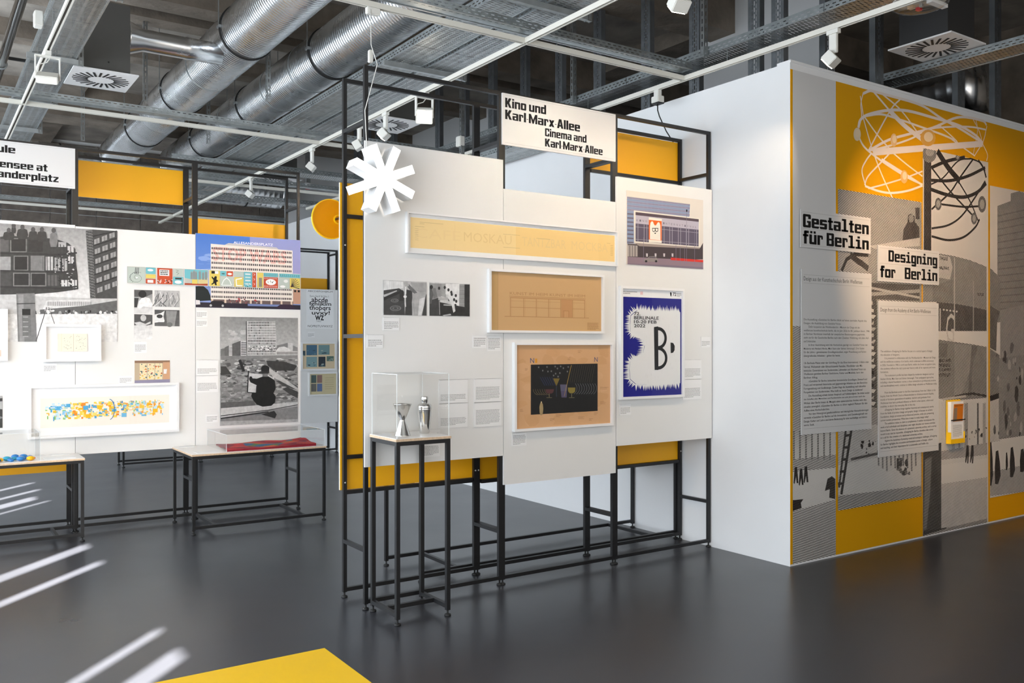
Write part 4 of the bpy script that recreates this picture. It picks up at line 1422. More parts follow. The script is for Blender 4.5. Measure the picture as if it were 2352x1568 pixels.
# --- two kitchen photographs
CR = (870, 630, 10.69)
k = Ink(YS, 2.437, 2.747, 1.836, 2.056, 190, CR)
k.z([(120, 145), (600, 180), (600, 340), (120, 400)], 225)
for i in range(8):
    k.zl([(150 + i * 55, 150), (150 + i * 55, 380)], 0.0012, 200)
k.z([(120, 390), (500, 340), (620, 420), (640, 1000), (120, 990)], 72)
k.z([(120, 500), (440, 390), (450, 410), (130, 560)], 190)
k.z([(120, 560), (520, 410), (520, 470), (120, 640)], 52)
for cx_, cy_, rx_, ry_ in ((390, 640, 95, 48), (410, 830, 140, 68)):
    k.ze(cx_, cy_, rx_, ry_, 128); k.ze(cx_, cy_, rx_ * 0.85, ry_ * 0.85, 90); k.ze(cx_, cy_, rx_ * 0.5, ry_ * 0.5, 115); k.ze(cx_, cy_, rx_ * 0.3, ry_ * 0.3, 70)
k.z([(510, 380), (600, 390), (620, 640), (510, 650)], 55)
k.z([(680, 370), (820, 400), (830, 1005), (640, 1000)], 66)
k.z([(780, 190), (1170, 215), (1165, 480), (1000, 430), (830, 380)], 162)
k.z([(740, 240), (800, 300), (980, 480), (950, 540), (760, 380), (700, 300)], 110)
k.z([(600, 190), (720, 200), (740, 290), (640, 300)], 176)
k.z([(645, 300), (675, 300), (672, 480), (648, 500)], 232)
k.ze(645, 545, 42, 34, 226)
k.z([(640, 590), (660, 590), (672, 790), (650, 800), (630, 720)], 205)
k.z([(830, 480), (980, 440), (1170, 430), (1150, 700), (1060, 1010), (820, 1010), (810, 700)], 172)
k.z([(1000, 600), (1130, 560), (1110, 760), (1040, 1010), (960, 1010)], 212)
k.z([(1150, 520), (1172, 470), (1172, 1010), (1060, 1010), (1110, 760)], 70)
k.zl([(850, 700), (880, 1000)], 0.003, 150)
k.build('photo_print', 'photo', None, 'black and white photograph of a person in an apron whisking beside a stove', 'photo')
k = Ink(YS, 2.766, 3.074, 1.836, 2.056, 205, CR)
k.z([(1245, 215), (1560, 225), (1560, 520), (1245, 720)], 150)
k.z([(1245, 640), (1500, 560), (1500, 1020), (1245, 1015)], 70)
k.z([(1245, 300), (1300, 290), (1340, 500), (1290, 720), (1245, 720)], 95)
k.ze(1290, 310, 40, 50, 50); k.z([(1330, 330), (1400, 340), (1440, 560), (1340, 600)], 120)
k.z([(1545, 225), (1660, 225), (1650, 560), (1545, 540)], 160)
k.z([(1640, 230), (1980, 235), (1980, 780), (1820, 700), (1640, 480)], 226)
k.z([(1980, 240), (2110, 245), (2100, 800), (1970, 780)], 150)
for i in range(5):
    k.zl([(1980, 300 + i * 95), (2105, 305 + i * 95)], 0.0015, 105)
k.z([(2105, 245), (2232, 248), (2232, 1030), (2100, 1025)], 55)
k.z([(1500, 680), (1980, 780), (2110, 800), (2150, 1025), (1500, 1020)], 52)
k.z([(1455, 545), (1720, 570), (1740, 640), (1460, 630)], 178)
k.zl([(1480, 640), (1500, 990)], 0.005, 160)
k.z([(1590, 730), (1800, 740), (1810, 775), (1590, 765)], 170)
for px, py in ((1480, 340), (1620, 320), (1710, 380), (1780, 440), (1790, 490), (1890, 520), (1850, 620), (1900, 660), (1730, 620), (1880, 760)):
    k.ze(px, py, 28, 40, 60)
k.z([(1650, 480), (1760, 540), (1850, 700), (1880, 900), (1830, 940), (1790, 760)], 214)
k.z([(1560, 1000), (1760, 965), (1780, 1000), (1600, 1020)], 190)
k.build('photo_print', 'photo', None, 'black and white photograph of cooks working along a kitchen counter', 'photo')

# --- caption and text cards on the tall rack
card('caption card below the photograph of the person whisking', YA, 2.437, 2.550, 1.740, 1.822, 5)
card('caption card at the outer edge of the first white board', YA, 2.328, 2.437, 1.629, 1.713, 4, 0.35)
card('caption card below the shop-front drawing, the one farther from it', YA, 3.098, 3.205, 1.628, 1.712, 5, 0.15)
card('taller caption card close under the corner of the shop-front drawing', YA, 3.212, 3.321, 1.607, 1.710, 8, 0.12)
TXT = dict(name='text_panel', cat='text panel')
card('upper text panel behind the clear case of the cocktail shaker', YA, 2.837, 3.057, 1.266, 1.421, 5, 0.62, **TXT)
card('lower text panel behind the clear case of the cocktail shaker', YA, 2.837, 3.057, 1.103, 1.264, 6, 0.58, **TXT)
card('upper text panel between the shaker case and the cocktail drawing', YA, 3.108, 3.325, 1.264, 1.421, 12, 0.34, **TXT)
card('lower text panel between the shaker case and the cocktail drawing', YA, 3.108, 3.325, 1.097, 1.262, 12, 0.30, **TXT)
card('caption card seen under the pedestal top, the lower one', YA, 2.722, 2.844, 0.923, 1.025, 7, 0.3)
card('caption card just under the pedestal top, mostly hidden by a leg', YA, 2.722, 2.844, 1.03, 1.10, 4, 0.3)
card('caption card under the drawing of cocktail glasses', YA, 3.415, 3.536, 0.950, 1.039, 7, 0.15)
card('caption card under the blue festival poster', YA, 4.392, 4.505, 1.119, 1.203, 5, 0.3)
card('upper text panel beside the blue festival poster', YA, 5.053, 5.262, 1.376, 1.531, 7, 0.45, **TXT)
card('lower text panel beside the blue festival poster', YA, 5.053, 5.262, 1.212, 1.374, 8, 0.42, **TXT)
card('caption card at the far edge of the third white board', YA, 5.258, 5.366, 1.630, 1.715, 4, 0.4)

# ------------------------------------------------------------------ city rack prints
YA2, YS2 = PY2 - 0.0045, PY2 - 0.0035
CR = (0, 500, 4.4786)
k = Ink(YS2, 0.17, 1.520, 1.676, 2.672, 205, CR)
k.g(0, 0, 1, 0.72, 150, 225)
k.z([(950, 120), (1205, 130), (1205, 990), (990, 990), (960, 500)], 72)
for i in range(6):
    for j in range(3):
        x_, y_ = 968 + j * 78 + i * 6, 225 + i * 100 - j * 30
        k.z([(x_, y_), (x_ + 55, y_ - 20), (x_ + 57, y_ + 32), (x_ + 2, y_ + 50)], 150)
        k.zl([(x_ + 28, y_ - 8), (x_ + 29, y_ + 42)], 0.004, 80)
    k.zl([(955, 190 + i * 100), (1203, 110 + i * 100)], 0.010, 48)
k.z([(880, 130), (950, 120), (985, 990), (930, 860)], 110)
for i in range(26):
    y_ = 140 + i * 29
    k.zl([(885 + i * 2, y_), (955 + i, y_ + 16)], 0.006, 45)
    k.zl([(890 + i * 2, y_ + 24), (950 + i, y_ - 6)], 0.003, 70)
k.z([(0, 790), (930, 830), (1203, 830), (1203, 990), (0, 990)], 190)
k.z([(480, 850), (930, 840), (930, 985), (420, 985)], 210)
for i in range(24):
    k.z([(490 + i * 19, 862), (502 + i * 19, 862), (502 + i * 19, 905), (490 + i * 19, 905)], 150)
k.z([(410, 945), (860, 905), (1203, 850), (1203, 985), (410, 990)], 95)
k.blobs(70, 0.42, 0.72, 1.0, 0.79, 0.004, 0.012, [30, 60, 160, 220], 2.0, rr)
k.z([(0, 990), (1203, 990), (1203, 1278), (0, 1278)], 222)
k.z([(0, 195), (110, 185), (560, 215), (700, 260), (775, 320), (780, 450), (800, 600), (805, 735), (600, 765), (350, 785), (0, 790)], 62)
for (a, b, c, d, t_) in ((110, 215, 270, 350, 44), (290, 225, 440, 350, 50), (0, 220, 90, 350, 90), (145, 395, 285, 540, 40), (325, 395, 440, 540, 120), (0, 400, 110, 540, 150), (470, 400, 545, 540, 185), (560, 410, 620, 545, 150), (640, 420, 690, 550, 170), (700, 400, 765, 470, 200), (0, 570, 110, 700, 70), (140, 570, 290, 690, 46), (320, 575, 460, 690, 48), (480, 590, 600, 700, 90), (630, 640, 715, 705, 200), (740, 640, 790, 720, 205), (600, 250, 680, 300, 170), (690, 290, 765, 360, 190)):
    k.z([(a, b), (c, b), (c, d), (a, d)], t_)
for (a, b, c, d) in ((110, 215, 270, 350), (145, 395, 285, 540), (140, 570, 300, 700), (320, 570, 470, 700), (320, 395, 450, 545)):
    k.zl([(a, b), (c, b), (c, d), (a, d), (a, b)], 0.008, 120)
for i in range(9):
    x_ = 480 + i * 35
    k.zl([(x_, 240 + i * 8), (x_ + 8, 760 - i * 2)], 0.006, 60)
for y_ in (375, 555, 720):
    k.zl([(0, y_ - 10), (450, y_), (620, y_ + 8), (790, y_ - 15)], 0.014, 52)
k.blobs(60, 0.62, 0.2, 0.74, 0.5, 0.003, 0.010, [40, 55, 200], 1.0, rr)
for px, py, w_, h_ in ((90, 165, 62, 65), (140, 110, 26, 50), (230, 140, 60, 80), (340, 160, 48, 70), (430, 165, 52, 80), (550, 190, 42, 110)):
    k.z([(px - w_, py + h_ * 0.5), (px - w_ * 0.8, py - h_ * 0.2), (px, py - h_ * 0.45), (px + w_ * 0.8, py - h_ * 0.2), (px + w_, py + h_ * 0.5), (px + w_ * 0.7, py + h_), (px - w_ * 0.7, py + h_)], 58 if px != 550 else 120)
    k.ze(px, py - h_ * 0.55, 22, 26, 78)
k.z([(165, 780), (355, 775), (380, 1278), (185, 1278)], 120)
k.z([(185, 790), (240, 790), (250, 1278), (200, 1278)], 142)
k.zl([(170, 885), (360, 880)], 0.010, 70)
k.z([(225, 935), (315, 935), (320, 1215), (232, 1215)], 110)
k.z([(228, 938), (312, 938), (312, 1000), (228, 1000)], 40)
for i in range(5):
    k.zl([(235, 1020 + i * 50), (290, 1020 + i * 50)], 0.006, 170)
k.zl([(480, 920), (370, 1270)], 0.006, 70)
k.zl([(500, 920), (560, 1090)], 0.005, 90)
k.build('photo_print', 'photo', None, 'large black and white photograph of workers on a round steel clock structure', 'photo')

k = Ink(YS2, 2.203, 3.229, 2.003, 2.702, '#7f92c8', None)
k.g(0, 0, 0.5, 0.72, '#4a78c8', '#6d8fd0'); k.g(0.5, 0, 1, 0.72, '#8f97cc', '#a39dc8')
k.blobs(14, 0.02, 0.25, 0.3, 0.5, 0.03, 0.09, ['#6c8ed0', '#86a2da'], 0.5, rr)
k.p([(0.0, 0.72), (0.06, 0.70), (0.11, 0.76), (0.15, 0.9), (0.0, 0.92)], '#23292a')
k.p([(0.135, 0.13), (0.92, 0.155), (0.925, 0.90), (0.135, 0.90)], '#e6dcd4')
k.p([(0.30, 0.105), (0.76, 0.125), (0.78, 0.15), (0.26, 0.135)], '#c2bdbe')
k.t('ALLESANDERSPLATZ', 0.345, 0.075, 0.725, 0.11, '#ecebf2', 0.015)
k.t('STOP WARS', 0.15, 0.165, 0.86, 0.36, '#e6b9b0', 0.04)
for i in range(12):
    y_ = 0.175 + i * 0.066
    if i % 1 == 0: k.up()
    for g in range(7):
        for j in range(6):
            x_ = 0.143 + g * 0.111 + j * 0.0178
            k.r(x_, y_, x_ + 0.0105, y_ + 0.029, '#2c2a2c')
k.p([(0.925, 0.70), (1, 0.69), (1, 0.92), (0.925, 0.92)], '#b98f7a')
for x_ in (0.935, 0.972):
    k.p([(x_, 0.72), (x_ + 0.022, 0.72), (x_ + 0.022, 0.75), (x_, 0.75)], 40)
k.p([(0.135, 0.885), (0.925, 0.885), (0.925, 0.945), (0.135, 0.945)], '#6b5a58')
for x_ in (0.14, 0.26, 0.40, 0.50, 0.60, 0.70, 0.80, 0.90):
    k.p([(x_, 0.885), (x_ + 0.018, 0.885), (x_ + 0.018, 0.945), (x_, 0.945)], '#d8c0ac')
k.p([(0, 0.93), (1, 0.935), (1, 1), (0, 1)], '#2f2a36')
k.p([(0.48, 0.935), (0.8, 0.935), (0.8, 0.965), (0.48, 0.965)], '#7484b4')
k.p([(0.12, 0.95), (0.15, 0.905), (0.24, 0.905), (0.27, 0.94), (0.27, 0.98), (0.12, 0.98)], '#26232a')
k.p([(0.76, 0.97), (0.80, 0.93), (0.91, 0.93), (0.94, 0.97), (0.94, 0.995), (0.76, 0.995)], '#3a2a3c')
k.p([(0, 0.90), (0.035, 0.905), (0.04, 0.96), (0, 0.965)], '#dcd8da')
for x_ in (0.135, 0.245):
    k.e(x_, 0.97, 0.011, 0.016, 190)
k.blobs(36, 0.3, 0.86, 0.62, 0.93, 0.004, 0.012, ['#c04a4a', '#d8d0cc', '#7a4a4a', '#503c44'], 1.5, rr)
k.build('photo_print', 'print', None, 'colour photograph of a white office slab under a blue sky', 'photo')

# comic frieze in front of the photograph
fz = thing('comic_frieze', 'colourful comic frieze strip crossing the white board and the slab photograph', 'frieze', (2.4, YS2, 2.2))
SY, SX = YS2 - 0.014, [(1.593, 1.846), (1.850, 2.090), (2.094, 2.313), (2.321, 2.552), (2.556, 2.776), (2.780, 2.996), (3.000, 3.226)]
TEAL, RED_, YEL, GREY_ = '#6fb9c4', '#c4502f', '#dcc766', '#b7c2bb'
BLK = 30
for i, (a, b) in enumerate(SX):
    k = Ink(SY, a, b, 2.205, 2.361, '#efece6', None, 0.010, 235)
    q = lambda a_, b_, c_, d_, kk: (k.p([(a_, b_), (c_, b_), (c_, d_), (a_, d_)], kk), k.l([(a_, b_), (c_, b_), (c_, d_), (a_, d_), (a_, b_)], 0.0015, BLK))
    if i == 0:
        q(0.02, 0.03, 0.62, 0.97, GREY_); q(0.64, 0.03, 0.98, 0.40, TEAL); q(0.64, 0.43, 0.98, 0.66, YEL); q(0.64, 0.69, 0.98, 0.97, RED_)
        P = [(0.34 + (0.02 + 0.012 * t) * math.cos(t * 0.55), 0.66 + (0.03 + 0.016 * t) * math.sin(t * 0.55)) for t in range(22)]
        k.l(P, 0.0018, BLK); k.e(0.34, 0.66, 0.03, 0.05, 235)
        for x_ in (0.28, 0.33, 0.38):
            k.l([(x_, 0.45), (x_ + 0.02, 0.06)], 0.006, 90)
        for t in range(10):
            k.e(0.34 + 0.24 * math.cos(2.2 + t * 0.3), 0.66 + 0.3 * math.sin(2.2 + t * 0.3), 0.012, 0.02, BLK)
        k.e(0.80, 0.18, 0.10, 0.07, 240); k.p([(0.70, 0.75), (0.90, 0.75), (0.90, 0.92), (0.70, 0.92)], 225)
    elif i == 1:
        q(0.02, 0.03, 0.58, 0.97, RED_); q(0.60, 0.03, 0.98, 0.48, GREY_); q(0.60, 0.51, 0.98, 0.97, TEAL)
        k.p([(0.10, 0.12), (0.46, 0.12), (0.46, 0.48), (0.10, 0.48)], 240)
        for j in range(3):
            k.words(0.13, 0.16 + j * 0.10, 0.43, 0.22 + j * 0.10, 1, BLK, 0.9, 1.0, rr)
        k.blobs(26, 0.03, 0.68, 0.57, 0.94, 0.012, 0.03, [240, 230, BLK], 2.0, rr)
        k.l([(0.70, 0.10), (0.80, 0.14), (0.72, 0.24), (0.82, 0.30), (0.74, 0.40)], 0.002, BLK)
        k.e(0.79, 0.82, 0.13, 0.10, 235); k.p([(0.68, 0.56), (0.92, 0.56), (0.92, 0.66), (0.68, 0.66)], 60)
    elif i == 2:
        q(0.02, 0.03, 0.98, 0.97, TEAL); k.p([(0.02, 0.86), (0.98, 0.84), (0.98, 0.97), (0.02, 0.97)], '#a8452c')
        k.p([(0.32, 0.62), (0.56, 0.60), (0.56, 0.88), (0.32, 0.88)], YEL); k.p([(0.02, 0.55), (0.30, 0.62), (0.30, 0.86), (0.02, 0.86)], '#b9b8b2'); k.p([(0.58, 0.62), (0.98, 0.5), (0.98, 0.85), (0.58, 0.88)], '#cfc08c')
        for x_, t_ in ((0.26, 0.12), (0.36, 0.05), (0.44, 0.10), (0.60, 0.06), (0.74, 0.12), (0.86, 0.06)):
            k.p([(x_, t_ + 0.1), (x_ + 0.05, t_), (x_ + 0.10, t_ + 0.1), (x_ + 0.10, 0.62), (x_, 0.62)], '#8f9a9c')
            for j in range(3):
                k.l([(x_ + 0.025 + j * 0.025, t_ + 0.1), (x_ + 0.025 + j * 0.025, 0.6)], 0.0012, 60)
    elif i == 3:
        q(0.02, 0.03, 0.44, 0.97, YEL); q(0.46, 0.03, 0.70, 0.34, TEAL); q(0.72, 0.03, 0.98, 0.34, RED_); q(0.46, 0.37, 0.98, 0.97, GREY_)
        k.p([(0.10, 0.06), (0.24, 0.06), (0.24, 0.22), (0.10, 0.22)], 25); k.p([(0.24, 0.06), (0.38, 0.06), (0.38, 0.22), (0.24, 0.22)], 240)
        k.p([(0.13, 0.52), (0.10, 0.42), (0.14, 0.40), (0.19, 0.50), (0.24, 0.38), (0.30, 0.36), (0.32, 0.46), (0.30, 0.56), (0.36, 0.62), (0.37, 0.70), (0.32, 0.70), (0.30, 0.78), (0.32, 0.92), (0.25, 0.92), (0.22, 0.80), (0.14, 0.90), (0.08, 0.88), (0.17, 0.76), (0.18, 0.60)], 22)
        k.l([(0.52, 0.88), (0.60, 0.60), (0.72, 0.44), (0.84, 0.60), (0.92, 0.88)], 0.007, 240); k.l([(0.52, 0.90), (0.92, 0.90)], 0.006, 240)
        k.e(0.85, 0.20, 0.09, 0.07, 235); k.e(0.58, 0.20, 0.07, 0.04, '#4a6a70')
    elif i == 4:
        q(0.02, 0.03, 0.42, 0.34, GREY_); q(0.02, 0.37, 0.42, 0.97, YEL); q(0.44, 0.03, 0.80, 0.97, TEAL); q(0.82, 0.03, 0.98, 0.97, RED_)
        k.l([(0.10, 0.52), (0.36, 0.44)], 0.010, 240); k.l([(0.10, 0.52), (0.12, 0.90), (0.38, 0.90)], 0.010, 240)
        for j in range(4):
            k.p([(0.50, 0.12 + j * 0.2), (0.74, 0.12 + j * 0.2), (0.74, 0.20 + j * 0.2), (0.50, 0.20 + j * 0.2)], 225 if j % 2 == 0 else '#c8d8d6')
        k.blobs(12, 0.46, 0.75, 0.78, 0.95, 0.015, 0.03, [240, 60], 1.6, rr)
        for j in range(3):
            k.l([(0.87, 0.10 + j * 0.3), (0.93, 0.16 + j * 0.3), (0.88, 0.24 + j * 0.3)], 0.003, 235)
    elif i == 5:
        q(0.02, 0.03, 0.30, 0.97, YEL); q(0.32, 0.03, 0.98, 0.26, TEAL); q(0.32, 0.29, 0.98, 0.97, RED_)
        k.p([(0.09, 0.35), (0.24, 0.35), (0.24, 0.92), (0.09, 0.92)], '#8d8a7e')
        k.e(0.65, 0.60, 0.24, 0.19, 238); k.blobs(10, 0.5, 0.5, 0.8, 0.7, 0.015, 0.03, [120, 80], 1.5, rr)
        for j in range(9):
            k.l([(0.36 + j * 0.07, 0.33), (0.36 + j * 0.07, 0.40)], 0.004, 238); k.l([(0.36 + j * 0.07, 0.82), (0.36 + j * 0.07, 0.92)], 0.004, 238)
            k.l([(0.36 + j * 0.07, 0.08), (0.38 + j * 0.07, 0.22)], 0.002, BLK)
    else:
        q(0.02, 0.03, 0.98, 0.26, TEAL); q(0.02, 0.29, 0.48, 0.97, GREY_); q(0.50, 0.29, 0.98, 0.97, YEL)
        for j in range(10):
            k.l([(0.08 + j * 0.09, 0.08), (0.10 + j * 0.09, 0.22)], 0.003, BLK)
        for j in range(9):
            an = -1.5 + j * 0.24
            k.l([(0.58, 0.82), (0.58 + 0.5 * math.cos(an) * 0.75, max(0.31, min(0.95, 0.82 + 0.62 * math.sin(an))))], 0.005, 60)
        k.e(0.58, 0.82, 0.04, 0.06, '#5a2a1a'); k.e(0.18, 0.85, 0.12, 0.08, 235); k.e(0.32, 0.5, 0.10, 0.10, 228)
    k.build('comic_panel', 'print', fz)

def small_bw(lab, x0, x1, z0, z1, kind):
    k = Ink(YS2, x0, x1, z0, z1, 150)
    if kind == 0:
        k.g(0, 0, 1, 1, 120, 215); k.p([(0, 0), (1, 0), (1, 0.15), (0.6, 0.3), (0, 0.3)], 90)
        k.p([(0.15, 0.9), (0.25, 0.5), (0.4, 0.35), (0.6, 0.3), (0.85, 0.35), (1, 0.6), (0.95, 0.75), (0.5, 0.7)], 230)
        k.e(0.45, 0.18, 0.22, 0.16, 45); k.p([(0, 0.35), (0.25, 0.35), (0.15, 0.75), (0, 0.75)], 60)
        k.p([(0, 0.8), (1, 0.72), (1, 1), (0, 1)], 210)
    elif kind == 1:
        k.g(0, 0, 1, 1, 190, 228); k.p([(0, 0), (1, 0.02), (1, 0.4), (0.7, 0.45), (0.3, 0.42), (0, 0.45)], 80)
        k.e(0.5, 0.15, 0.16, 0.13, 190); k.p([(0, 0.34), (0.3, 0.30), (0.6, 0.38), (0.9, 0.28), (0.9, 0.36), (0.6, 0.45), (0.1, 0.42)], 200)
        for j in range(4):
            k.l([(0.1, 0.55 + j * 0.1), (0.9, 0.50 + j * 0.1)], 0.0015, 195)
    elif kind == 2:
        k.g(0, 0, 1, 1, 185, 165)
        for j in range(16):
            a = rr.uniform(0.1, 0.95)
            k.l([(a, rr.uniform(0, 0.3)), (a + rr.uniform(-0.2, 0.1), rr.uniform(0.4, 0.7)), (a - rr.uniform(-0.1, 0.25), 0.98)], rr.uniform(0.003, 0.007), rr.choice([75, 105, 210]))
    else:
        k.g(0, 0, 1, 1, 80, 95); k.p([(0, 0.3), (0.25, 0.2), (0.4, 0.05), (0.35, 0.4), (0.4, 0.7), (0, 0.8)], 225)
        k.p([(0.45, 0.05), (0.9, 0.05), (0.8, 1), (0.5, 1)], 140); k.e(0.2, 0.4, 0.12, 0.12, 60); k.e(0.6, 0.9, 0.12, 0.15, 110)
        k.p([(0, 0.7), (0.38, 0.68), (0.38, 0.75), (0, 0.76)], 235)
    return k.build('photo_print', 'photo', None, lab, 'photo')

small_bw('small black and white photograph of a person in white bent over a drawing', 1.659, 1.816, 1.936, 2.150, 0)
small_bw('small black and white photograph of hands above a blank pale sheet', 1.659, 1.816, 1.700, 1.928, 1)
small_bw('small black and white photograph of a carved drapery relief', 1.835, 2.055, 2.001, 2.152, 2)
small_bw('small black and white photograph of a worker beside a round column', 1.835, 2.055, 1.822, 1.972, 3)
k = Ink(YS2, 1.663, 1.969, 1.292, 1.505, '#b9a78e')
k.p([(0, 0), (1, 0), (1, 0.12), (0, 0.1)], '#8d6f5a'); k.p([(0, 0.84), (1, 0.82), (1, 1), (0, 1)], '#8b87a0'); k.p([(0.80, 0.08), (1, 0.08), (1, 0.82), (0.80, 0.82)], '#c69a78')
for x_ in (0.14, 0.36, 0.58):
    k.p([(x_, 0.12), (x_ + 0.2, 0.12), (x_ + 0.2, 0.82), (x_, 0.82)], '#e0d2ac')
    k.blobs(28, x_, 0.14, x_ + 0.2, 0.82, 0.012, 0.035, ['#d8813a', '#3f7f88', '#d9b44a', '#b8452f', '#2c5560', '#e8dfc0'], 1.2, rr)
k.p([(0.82, 0.38), (0.92, 0.38), (0.90, 0.58), (0.82, 0.58)], 225)
k.build('photo_print', 'print', None, 'small colour photograph of orange and teal poster walls', 'photo')

# man with drawing board
CR = (500, 720, 6.03)
k = Ink(YS2, 2.428, 3.203, 0.873, 1.919, 165, CR)
k.g(0, 0, 1, 0.40, 138, 186)
k.blobs(10, 0.1, 0.12, 0.32, 0.24, 0.03, 0.08, [172, 182], 0.4, rr)
k.z([(395, 105), (800, 110), (815, 575), (400, 585)], 196)
for i in range(13):
    for j in range(18):
        if j == 0: k.up()
        x_, y_ = 418 + j * 21.6, 115 + i * 36
        dark = (i in (0, 1) and 1 < j < 14) or rr.random() < 0.14 or i in (7, 11)
        k.face([k.Z(q_) for q_ in ((x_, y_), (x_ + 13, y_), (x_ + 13, y_ + 22), (x_, y_ + 22))], 52 if dark else 130)
k.z([(412, 425), (812, 425), (812, 478), (412, 482)], 175)
k.blobs(46, 0.36, 0.265, 0.72, 0.31, 0.006, 0.018, [70, 110, 230, 215], 0.8, rr)
k.z([(390, 105), (403, 105), (408, 585), (395, 590)], 80)
k.z([(200, 420), (318, 375), (318, 595), (200, 590)], 92)
k.z([(318, 375), (392, 380), (400, 590), (318, 590)], 200)
for i in range(8):
    k.zl([(325, 400 + i * 24), (395, 402 + i * 23)], 0.007, 45)
k.z([(95, 470), (155, 440), (155, 585), (95, 585)], 100); k.z([(155, 445), (200, 448), (200, 590), (155, 588)], 195)
for i in range(6):
    k.zl([(158, 465 + i * 20), (198, 466 + i * 20)], 0.004, 80)
k.z([(40, 490), (95, 478), (95, 585), (40, 585)], 112)
k.z([(820, 440), (970, 405), (970, 520), (820, 520)], 120); k.z([(970, 405), (1040, 412), (1040, 530), (970, 520)], 190)
k.z([(1040, 440), (1106, 470), (1106, 530), (1040, 530)], 130)
k.z([(815, 500), (850, 465), (920, 455), (980, 480), (1020, 518), (1106, 520), (1106, 530), (815, 530)], 205)
k.z([(815, 528), (1106, 524), (1106, 575), (815, 575)], 190)
for i in range(16):
    k.zl([(825 + i * 18, 530), (825 + i * 18, 565)], 0.006, 70)
k.z([(40, 585), (1106, 575), (1106, 1460), (40, 1490)], 128)
k.blobs(230, 0.0, 0.385, 1.0, 0.62, 0.01, 0.05, [60, 85, 110, 150, 190, 205], 0.3, rr)
k.blobs(180, 0.0, 0.50, 0.42, 0.84, 0.015, 0.05, [105, 118, 135, 150, 160], 0.3, rr)
k.blobs(70, 0.66, 0.60, 1.0, 0.83, 0.02, 0.06, [90, 130, 160, 185], 0.3, rr)
k.z([(670, 650), (900, 660), (1100, 720), (1050, 790), (800, 790), (690, 720)], 58)
k.z([(40, 730), (110, 730), (190, 840), (40, 850)], 62)
k.zl([(300, 640), (360, 800)], 0.028, 45)
k.z([(800, 930), (950, 925), (1106, 1010), (1106, 1060), (900, 1000)], 70)
k.z([(890, 1040), (960, 1015), (1106, 1080), (1106, 1170), (1000, 1120)], 62)
k.z([(700, 740), (800, 810), (1106, 1030), (1106, 1060), (800, 900), (720, 830)], 178)
k.z([(420, 820), (700, 850), (770, 890), (530, 1000), (520, 1100), (405, 1095)], 196)
k.zl([(425, 790), (408, 1090)], 0.012, 40); k.zl([(408, 1090), (530, 1100)], 0.010, 60)
k.z([(40, 1230), (500, 1205), (520, 1280), (40, 1310)], 92)
k.z([(40, 1310), (1106, 1220), (1106, 1280), (40, 1440)], 186)
k.zl([(40, 1415), (700, 1335), (1106, 1262)], 0.008, 50); k.zl([(40, 1452), (700, 1360)], 0.010, 45)
k.z([(600, 1395), (780, 1345), (815, 1395), (790, 1450), (690, 1420)], 48)
k.z([(430, 905), (440, 870), (465, 868), (480, 895), (540, 900), (580, 885), (640, 865), (700, 868), (760, 905), (790, 930), (800, 1040), (770, 1100), (800, 1150), (790, 1230), (740, 1275), (620, 1288), (540, 1260), (490, 1200), (460, 1140), (470, 1100), (530, 1090), (535, 990), (450, 950)], 30)
k.ze(655, 785, 56, 70, 50); k.ze(655, 760, 58, 45, 36); k.z([(620, 830), (690, 830), (690, 872), (615, 872)], 112)
k.build('photo_print', 'photo', None, 'black and white photograph of a seated man sketching before a tower block', 'photo')

# framed notebook, long watercolour, cut-off frame
f = framed('small deep white frame with an open sketchbook', PY2 - 0.0095, 0.921, 1.376, 1.504, 1.828, 0.022, 0.045)
k = Ink(PY2 - 0.020, 0.943, 1.354, 1.526, 1.806, 244, None, 0.006)
k.build('mount', 'print', f)
k = Ink(PY2 - 0.031, 1.035, 1.265, 1.592, 1.746, '#f1e6d2', None, 0.009, '#b89a70')
k.l([(0.53, 0.0), (0.53, 1.0)], 0.002, '#9a8a72'); k.l([(0.12, 0), (0.12, 1)], 0.0012, '#d8b98a')
k.blobs(44, 0.20, 0.10, 0.46, 0.92, 0.004, 0.018, [60, 90], 0.8, rr); k.blobs(50, 0.60, 0.06, 0.95, 0.92, 0.004, 0.02, [60, 90], 0.8, rr)
k.build('sketchbook', 'print', f)
f = framed('long white frame with a blue, yellow and orange watercolour study', PY2, 0.809, 2.043, 0.843, 1.300, 0.022, 0.045)
k = Ink(PY2 - 0.012, 0.831, 2.021, 0.865, 1.278, 246, None, 0.006)
k.up(); k.r(0.06, 0.22, 0.95, 0.84, '#f3ebe0')
WC = ['#f4c23c', '#f7d464', '#f0a040', '#6fb4d8', '#a5d2ea', '#4a86c0', '#a0cc84', '#f6e08c', '#cbe5f2', '#60a878']
for i in range(420):
    k.n += 0.4
    x_, y_ = rr.uniform(0.09, 0.90), rr.uniform(0.32, 0.64)
    zone = ['#4fa3cf', '#8fc7e6', '#8cc06a', '#f2b61c', '#bfe0f0'] if x_ < 0.25 else (['#f2b61c', '#ee8b1e', '#f7cf4d', '#f6dd7a', '#4fa3cf'] if x_ < 0.58 else (WC if x_ < 0.76 else ['#f2b61c', '#f7cf4d', '#8fc7e6', '#ee9b2e', '#bfe0f0']))
    w_, h_ = (rr.uniform(0.003, 0.022), rr.uniform(0.008, 0.05)) if i % 3 else (rr.uniform(0.002, 0.04), rr.uniform(0.006, 0.09))
    k.r(x_, y_, x_ + w_, y_ + h_, rr.choice(zone))
k.l([(0.52 + 0.035 * math.sin(t), 0.50 - 0.22 * math.cos(t)) for t in [i * 0.25 for i in range(13)]], 0.006, '#3f78a8')
k.build('watercolour', 'print', f)
f = framed('white frame at the left edge of the view, over the steel structure photograph', PY2 - 0.0095, 0.25, 0.656, 1.515, 1.950, 0.02, 0.040)
